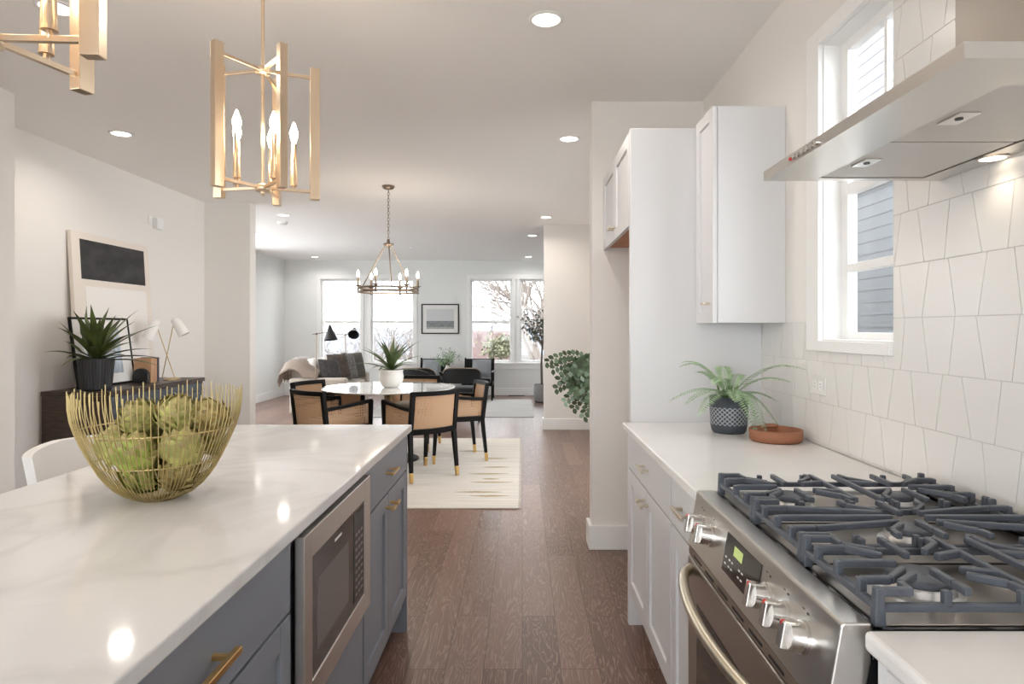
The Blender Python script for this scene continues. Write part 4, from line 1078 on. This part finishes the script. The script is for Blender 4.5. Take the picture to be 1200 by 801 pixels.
# throw over the near back corner
def throw():
    prof = [(-3.66, .52), (-3.68, .60), (-3.66, .70), (-3.62, .78), (-3.52, .84), (-3.42, .845), (-3.34, .82), (-3.27, .76), (-3.18, .70), (-3.10, .64)]
    rows = []
    for i, (x, z) in enumerate(prof):
        row = []
        for j in range(24):
            y = 9.56+.55*j/23; w_ = .022*math.sin(j*1.1+i*.7)+.015*math.sin(j*2.3-i*1.1)
            drop = max(0, (9.70-y))*1.0
            row.append((x+w_*.6-.02, y, z+w_-drop*(1 if 2 < i < 8 else .6)+.03))
        rows.append(row)
    m = MB(); m.slab(rows, (.004, 0, -.018)); return m
tag(throw().build('throw_blanket', 'throw_fabric', at=(-3.45, 9.8, .6)), 'brown knitted blanket draped over the sofa corner', 'blanket')
# floor lamps
def floor_lamp(bx, by, joint, head, dirv, tail, label):
    t = thing('floor_lamp', (bx, by, 0), label, 'floor lamp', 'cone-headed floor lamps by the sofa')
    MB().lathe([(0, 0), (.13, 0), (.13, .012), (.02, .02), (0, .02)], (bx, by, 0), 32, sharp=(0, 1)).build('base', 'black_wood', t)
    MB().tube([(bx, by, .015), joint], .008, 8).build('pole', 'antique_metal', t)
    MB().blob(joint, (.016, .016, .016), 12, 8).build('joint', 'black_wood', t)
    MB().tube([tail, joint, head], .006, 8).build('arm', 'antique_metal', t)
    d = Vector(dirv).normalized(); h = Vector(head)
    s_ = MB().tube([h-d*.10, h-d*.08, h+d*.13], [.012, .022, .098], 28, caps=False)
    s_.tube([h-d*.075, h+d*.128], [.018, .100], 28, caps=False); b = s_.vs([s_.v[j] for j in range(28)]); s_.face([b+j for j in range(28)])
    o = s_.build('lamp_shade', 'black_pot', t); MB().blob(h-d*.01, (.02, .02, .02), 12, 8).build('bulb', 'clay_grey', o)
floor_lamp(-3.09, 9.42, P(371, 391, 9.42), P(387, 388, 9.42), (.12, -.12, -1), P(366, 391.5, 9.42), 'floor lamp with dark cone head left of its twin, at the near sofa arm')
floor_lamp(-3.236, 11.55, P(405, 392, 11.55), P(415, 387, 11.5), (.12, -.75, -.55), P(392, 391, 11.55), 'floor lamp with dark round-looking head behind the far sofa end')

# velvet curved-back chairs, seen from behind
def make_velvet():
    t = thing('velvet_chair', (0, 0, 0), 'x', 'armchair', 'curved velvet armchairs seen from behind')
    W, R = .27, .34
    us = [-1+2*i/16 for i in range(17)]
    def pt(u, v):    # u across, v up
        a = u*1.05; edge = 1-.55*abs(u)**6
        z0, z1 = .56, .77; zc = (z0+z1)/2; hh = (z1-z0)/2
        return Vector((W*math.sin(a)/math.sin(1.05), .20-.20*math.cos(a), zc+hh*(2*v-1)*(1-.7*abs(u)**6)))
    MB().slab([[pt(u, v) for u in us] for v in (0, .2, .5, .8, 1)], lambda p: (Vector((0, .32, p.z))-Vector(p)).normalized()*.035).build('backrest', 'velvet', t, bevel=.012, seg=3)
    fr = MB(); fr.tube([pt(u, 1)+Vector((0, -.006, .008)) for u in us], .009, 8); fr.build('back_rail', 'antique_metal', t)
    MB().blob((0, .27, .43), (.26, .25, .075), 28, 10, .5).build('seat', 'velvet', t)
    MB().box(-.235, .05, .33, .235, .49, .365).build('seat_frame', 'black_wood', t, bevel=.01)
    for sx in (-1, 1):
        MB().bar((sx*.235, .10, .56+.1), (sx*.225, .07, .34), .03, .022).build('back_support', 'black_wood', t)
        for y in (.07, .47): MB().bar((sx*.225, y, .35), (sx*.25, y+(.03 if y > .2 else -.03), 0), .036, .036, w1=.022, h1=.022).build('leg', 'black_wood', t)
        MB().tube([(sx*.25, .13, .66), (sx*.275, .28, .60), (sx*.26, .44, .55), (sx*.235, .47, .36)], .014, 8).build('arm', 'black_wood', t)
    return t
vc = make_velvet(); vc.location = (-.868, 9.02, 0); vc.rotation_euler = (0, 0, .05); vc['label'] = 'curved dark velvet armchair nearer the aisle, behind the round table'
for o in (vc,): o.location.z = 0
dup(vc, (-1.53, 9.04, 0), -.2, 'curved dark velvet armchair behind the white pot on the round table')
# black lounge chairs facing the camera
def make_lounge():
    t = thing('lounge_chair', (0, 0, 0), 'x', 'armchair', 'black framed lounge chairs by the window')
    W = .275      # local -Y is the front, back at y=+.32
    for sx in (-1, 1):
        MB().bar((sx*W, .30, 0), (sx*W, .40, .775), .03, .03).build('rear_post', 'black_wood', t, bevel=.003)
        MB().bar((sx*W, -.25, 0), (sx*W, -.25, .52), .03, .03).build('leg', 'black_wood', t, bevel=.003)
        MB().box(sx*W-.025, -.29, .515, sx*W+.025, .36, .54).build('armrest', 'black_wood', t, bevel=.005)
    MB().box(-W, -.27, .28, W, -.235, .33).box(-W, .30, .28, W, .335, .33).box(-W-.01, -.25, .28, -W+.02, .32, .33).box(W-.02, -.25, .28, W+.01, .32, .33).build('seat_frame', 'black_wood', t)
    us = [-1+2*i/8 for i in range(9)]
    MB().slab([[Vector((u*(W-.01), .335+.11*(z-.33)/.44+.02*(1-u*u), z)) for u in us] for z in (.40, .5, .6, .7, .755)], (0, .03, 0)).build('backrest', 'velvet', t, bevel=.006)
    MB().blob((0, .02, .37), (.255, .28, .06), 24, 8, .4).build('seat_cushion', 'velvet', t)
    return t
lc = make_lounge(); lc.location = (-.835, 11.95, FR-.0105+.0); lc.rotation_euler = (0, 0, .0)
LXY = [(-.835, 11.98), (-1.752, 12.0)]
lc.location = (LXY[0][0], LXY[0][1], 0); lc['label'] = 'black lounge chair under the window right of the framed photograph'
dup(lc, (LXY[1][0], LXY[1][1], 0), -.12, 'black lounge chair under the framed photograph')
def lpillow(c, label, yaw):
    m = MB(); R = Matrix.Rotation(yaw, 3, 'Z') @ Matrix.Rotation(-.25, 3, 'X'); n = 10
    for sg in (-1, 1):
        rows = []
        for i in range(n+1):
            row = []
            for j in range(n+1):
                u, v = -1+2*i/n, -1+2*j/n; th = .06*((1-u**4)*(1-v**4))**.6; row.append(Vector(c)+R @ Vector((u*.18, sg*th, v*.17)))
            rows.append(row if sg < 0 else row[::-1])
        m.grid(rows)
    tag(m.build('pillow', 'grey_cushion', at=c), label, 'pillow', 'pale cushions on the lounge chairs')
lpillow((-.78, 12.17, .585), 'pale grey cushion on the lounge chair nearer the indoor tree', .0)
lpillow((-1.74, 12.17, .585), 'pale grey cushion on the lounge chair under the framed photograph', -.1)
# side table + vase with greenery
sx_, sy_ = -1.30, 11.0
t = thing('side_table', (sx_, sy_, FR), 'small round dark table between the lounge chairs', 'table')
MB().lathe([(0, .46), (.2, .46), (.2, .485), (0, .485)], (sx_, sy_, 0), 36, sharp=(0, 1, 2)).build('tabletop', 'black_wood', t)
MB().cyl((sx_, sy_, .03), (sx_, sy_, .46), .02).build('stem', 'black_wood', t)
MB().lathe([(0, FR), (.14, FR), (.14, .03), (0, .032)], (sx_, sy_, 0), 32, sharp=(0, 1)).build('base', 'black_wood', t)
t = thing('vase', (sx_, sy_, .485), 'pale vase of leafy green branches between the armchairs', 'vase')
MB().lathe([(0, 0), (.045, 0), (.06, .02), (.066, .09), (.05, .16), (.03, .20), (.034, .225), (.026, .225), (.024, .2), (0, .19)], (sx_, sy_, .485), 28, sharp=(0,)).build('body', 'ceramic', t)
def branchy(t, base, n, ln, leaf, mt, seed, up=.9, spread=1.0, leaves=26, bark='bark', name='branch', rad=.004, droop=.0, targets=None):
    r = random.Random(seed); m = MB(); lf = MB()
    for i in range(n):
        if targets: tgt = Vector(targets[i])
        else:
            a = r.uniform(0, 6.28); e = r.uniform(.25, 1.35); l = ln*r.uniform(.7, 1.1)
            tgt = Vector(base)+Vector((math.cos(a)*math.cos(e)*spread, math.sin(a)*math.cos(e)*spread, math.sin(e)*up))*l
        p0 = Vector(base); p1 = p0*.5+tgt*.5; p1.z += (tgt-p0).length*(.12+droop)
        B = lambda u: p0*(1-u)**2+p1*2*u*(1-u)+tgt*u*u
        m.tube([B(k/7) for k in range(8)], [rad*(1-.8*k/7) for k in range(8)], 5)
        for k in range(leaves):
            u = r.uniform(.3, 1); p = B(u)+Vector((r.gauss(0, 1), r.gauss(0, 1), r.gauss(0, 1)))*leaf*.9
            d = Vector((r.gauss(0, 1), r.gauss(0, 1), r.gauss(0, .7)-.3)).normalized(); s = d.cross(Vector((r.gauss(0, 1), r.gauss(0, 1), r.gauss(0, 1)))).normalized()
            b = lf.vs([p, p+d*leaf*.35+s*leaf*.3, p+d*leaf*.75+s*leaf*.25, p+d*leaf, p+d*leaf*.75-s*leaf*.25, p+d*leaf*.35-s*leaf*.3]); lf.face((b, b+1, b+2, b+3, b+4, b+5))
    m.build(name, bark, t); lf.build('foliage', mt, t)
branchy(t, (sx_, sy_, .68), 20, .44, .030, 'euca', 4, up=.72, spread=.85, leaves=22, rad=.003)
# indoor tree by the window
ft = thing('indoor_tree', (.36, 11.6, 0), 'slender indoor tree in a woven pot by the far right window', 'plant')
MB().lathe([(0, 0), (.12, 0), (.145, .03), (.15, .25), (.14, .33), (.125, .33), (.12, .28), (0, .27)], (.36, 11.6, 0), 32, sharp=(0,)).build('pot', 'clay_grey', ft)
MB().tube([(.36, 11.6, .27), (.35, 11.6, .7), (.37, 11.58, 1.1)], [.022, .018, .014], 8).build('trunk', 'bark', ft)
branchy(ft, (.365, 11.59, 1.05), 18, .75, .055, 'ficus_leaf', 21, up=1.0, spread=.75, leaves=34, rad=.007)
# vine-like plant behind the short wall
vp = thing('leafy_plant', (.86, 6.15, 0), 'arching leafy green plant behind the short wall end', 'plant')
MB().lathe([(0, 0), (.11, 0), (.13, .02), (.15, .28), (.155, .30), (.14, .30), (.13, .26), (0, .25)], (.86, 6.15, 0), 32, sharp=(0,)).build('pot', 'ceramic', vp)
tg = []
for px, py in ((641, 424), (648, 432), (655, 445), (652, 455), (662, 470), (668, 452), (672, 478), (676, 462), (684, 488), (681, 440), (676, 428), (668, 432), (690, 470), (688, 430), (660, 440)):
    tg.append(P(px, py, 6.05+rnd.uniform(-.12, .12)))
rr = random.Random(8); m = MB(); lf = MB()
for tgt in tg:
    p0 = Vector((.86+rr.uniform(-.04, .04), 6.15, .27)); p1 = Vector((.80, 6.12, max(tgt.z, .75)+.30))
    B = lambda u: p0*(1-u)**2+p1*2*u*(1-u)+tgt*u*u
    m.tube([B(k/9) for k in range(10)], [.006*(1-.75*k/9) for k in range(10)], 5)
    for k in range(26):
        u = .48+.52*k/25; p = B(u); d = (B(min(1, u+.02))-B(u-.02)).normalized(); s = d.cross(Vector((0, 1, 0))).normalized(); sg = 1 if k % 2 else -1
        e = (s*sg*.9+d*.4+Vector((0, rr.uniform(-.7, .7), -.35))).normalized(); w_ = e.cross(Vector((rr.uniform(-.6, .6), 1, rr.uniform(-.6, .6)))).normalized(); l = .066
        b = lf.vs([p, p+e*l*.3+w_*l*.28, p+e*l*.65+w_*l*.33, p+e*l, p+e*l*.65-w_*l*.33, p+e*l*.3-w_*l*.28]); lf.face((b, b+1, b+2, b+3, b+4, b+5))
m.build('branch', 'bark', vp); lf.build('foliage', 'vine_leaf', vp)
# framed photograph, floor register
fp = thing('framed_photograph', (-1.656, YB, 1.24), 'black framed seascape photograph on the back wall between windows', 'picture')
x0, x1, z0, z1 = -2.035, -1.277, 1.24, 1.843; fr = MB()
for a, b, c_, d_ in ((x0, x0+.022, z0, z1), (x1-.022, x1, z0, z1), (x0, x1, z0, z0+.022), (x0, x1, z1-.022, z1)): fr.box(a, YB-.03, c_, b, YB-.001, d_)
fr.build('frame', 'black_wood', fp, bevel=.002)
MB().box(x0+.02, YB-.012, z0+.02, x1-.02, YB-.001, z1-.02).build('mat_board', 'paper_white', fp)
MB().box(x0+.1, YB-.0135, 1.50, x1-.1, YB-.0118, z1-.1).build('sky_print', 'print_sky', fp)
MB().box(x0+.1, YB-.0135, 1.38, x1-.1, YB-.0118, 1.50).build('sea_print', 'print_sea', fp)
MB().box(x0+.1, YB-.0135, z0+.1, x1-.1, YB-.0118, 1.38).build('shore_print', 'print_sand', fp)
vt = MB()
vt.box(-.28, YB-.16, .0005, .05, YB-.03, .004)
for k in range(20): vt.box(-.27+k*.016, YB-.15, .004, -.262+k*.016, YB-.04, .007)
tag(vt.build('floor_register', 'black_wood', at=(-.1, YB-.09, 0)), 'dark floor register below the far right windows', 'vent')

# ------------------------------------------------------------------ outside
struct(MB().box(-60, YB+.3, -3.2, 60, 120, -3.0), 'ground', 'field', 'pale ground sloping away outside the living room', 'ground')
hl = MB(); rows = []
for j in range(4):
    rows.append([(-90+6*i, 105+j*4, -3+[0, 3.2, 4.6, 0][j]*(1+.25*math.sin(i*.55)+.15*math.sin(i*1.3+1))) for i in range(31)])
hl.grid(rows); struct(hl, 'hills', 'hill', 'low hazy hills on the horizon', 'hills')
def house(name, x0, x1, y0, y1, ze, zr, wallm, roofm, label):
    t = thing(name, ((x0+x1)/2, y0, -3), label, 'house'); 
    MB().box(x0+.3, y0+.3, -3, x1-.3, y1-.3, ze).build('wall', wallm, t)
    ym = (y0+y1)/2
    MB().prism([(y0, ze), (ym, zr), (y1, ze), (y1, ze-.15), (ym, zr-.15), (y0, ze-.15)], 'x', x0, x1).build('roof', roofm, t)
    m = MB()
    for k in range(3): m.box(x0+.9+k*(x1-x0)/3.3, y0+.26, -1.9, x0+1.8+k*(x1-x0)/3.3, y0+.32, -.7)
    m.build('window', 'black_glass', t); return t
house('house', -2.75, -.12, 22, 33, -.35, 1.25, 'siding_white', 'roof_tile', 'neighbouring house with reddish brown roof behind the right windows')
def bare_tree(x, y, h, seed, label, lean=0, zb=-3, r0=.11, depth=5, name='bare_tree', cat='tree', group='bare trees outside'):
    r = random.Random(seed); m = MB()
    def grow(p, d, l, rad, k):
        q = p+d*l*.5+Vector((r.gauss(0, .04), r.gauss(0, .04), 0))*l; e = p+d*l
        m.tube([p, q, e], [rad, rad*.85, rad*.68], 5 if k < 3 else 4, caps=False)
        if k >= depth: return
        for i in range(3 if k > 0 else 4):
            a = Vector((r.gauss(0, 1), r.gauss(0, 1), r.gauss(0, .6))); a = (a-d*a.dot(d)).normalized()
            f = r.uniform(.35, .75); dd = (d*(1-f*.45)+a*f+Vector((0, 0, .12))).normalized()
            grow(p+d*l*r.uniform(.55, 1), dd, l*r.uniform(.6, .8), rad*.58, k+1)
    grow(Vector((x, y, zb)), Vector((lean, 0, 1)).normalized(), h*.36, r0, 0)
    return tag(m.build(name, 'far_bark', at=(x, y, zb)), label, cat, group)
bare_tree(1.15, 20.5, 8.8, 3, 'bare tree spreading branches outside the window right of the photograph', -.16, r0=.15)
bare_tree(1.5, 27, 9.5, 12, 'bare tree outside the far right window', -.08, r0=.16)
bare_tree(-7.0, 32, 6.4, 5, 'small bare tree outside the second window from the left', 0, r0=.07)
bare_tree(-10.5, 36, 6.2, 8, 'farthest bare tree behind the chandelier window', 0, r0=.07)
for i, (x, y, lb) in enumerate(((-7.8, 25, 'twiggy grey bush below the far left window'), (-7.3, 28.5, 'twiggy grey bush behind the floor lamp heads'), (-5.75, 28, 'twiggy grey bush behind the spiky table plant'), (-4.6, 25, 'twiggy grey bush at the right edge of the second window'))):
    bare_tree(x, y, 4.6, 30+i, lb, 0, r0=.10, depth=5, name='bare_bush', cat='bush', group='twiggy bushes outside')
sh = MB(); r = random.Random(2)
for i in range(700):
    p = Vector((-.62+r.gauss(0, .22), 18+r.gauss(0, .2), .80+r.gauss(0, .17))); d = Vector((r.gauss(0, 1), r.gauss(0, 1), r.gauss(0, 1))).normalized()*.06; s = d.orthogonal()*.5
    b = sh.vs([p-d, p-s, p+d, p+s]); sh.face((b, b+1, b+2, b+3))
st_ = thing('shrub', (-.6, 18, -3), 'yellow green shrub in front of the reddish brown roof', 'shrub')
sh.build('foliage', 'hedge_leaf', st_); MB().tube([(-.6, 18, -3), (-.65, 18, -1), (-.62, 18, .8)], [.09, .07, .03], 7).build('stem', 'far_bark', st_)
# house beside the kitchen window
NX = 5.4
nb = thing('house', (NX, 9.0, -3), 'neighbouring house with horizontal siding outside the kitchen window', 'house')
m = MB()
for k in range(56):
    z = -3+k*.19; m.cur = 0 if z > 3.6 else 1
    m.prism([(NX+.05, z), (NX+.018, z), (NX+.025, z+.19), (NX+.05, z+.19)], 'y', 7.6, 17.5)
m.cur = 1; m.box(NX+.05, 7.6, -3, NX+3.5, 17.5, 7.6)
m.build('siding', ['siding_white', 'siding_grey'], nb)
MB().box(NX-.04, 7.6, 3.52, NX+.02, 17.5, 3.72).build('trim_board', 'white_trim', nb)
MB().prism([(NX-.3, 7.65), (NX+1.7, 8.8), (NX+3.8, 7.65)], 'y', 7.4, 17.7).build('roof', 'hill', nb)
struct(MB().box(XR+.3, YR-8, -3.2, 14, YB+.29, -3.0), 'ground_side', 'field', 'ground beside the house', 'ground')
struct(MB().box(-12, YR-12, -.4, 6, YR-.2, -.12).box(-12, YR-.2, -.4, XL-.5, 6.8, -.12), 'ground_bounce', 'patio', 'unseen pale terrace added to bounce daylight into the kitchen', 'ground')  # out of view, added as a reflector for daylight through the added glazing
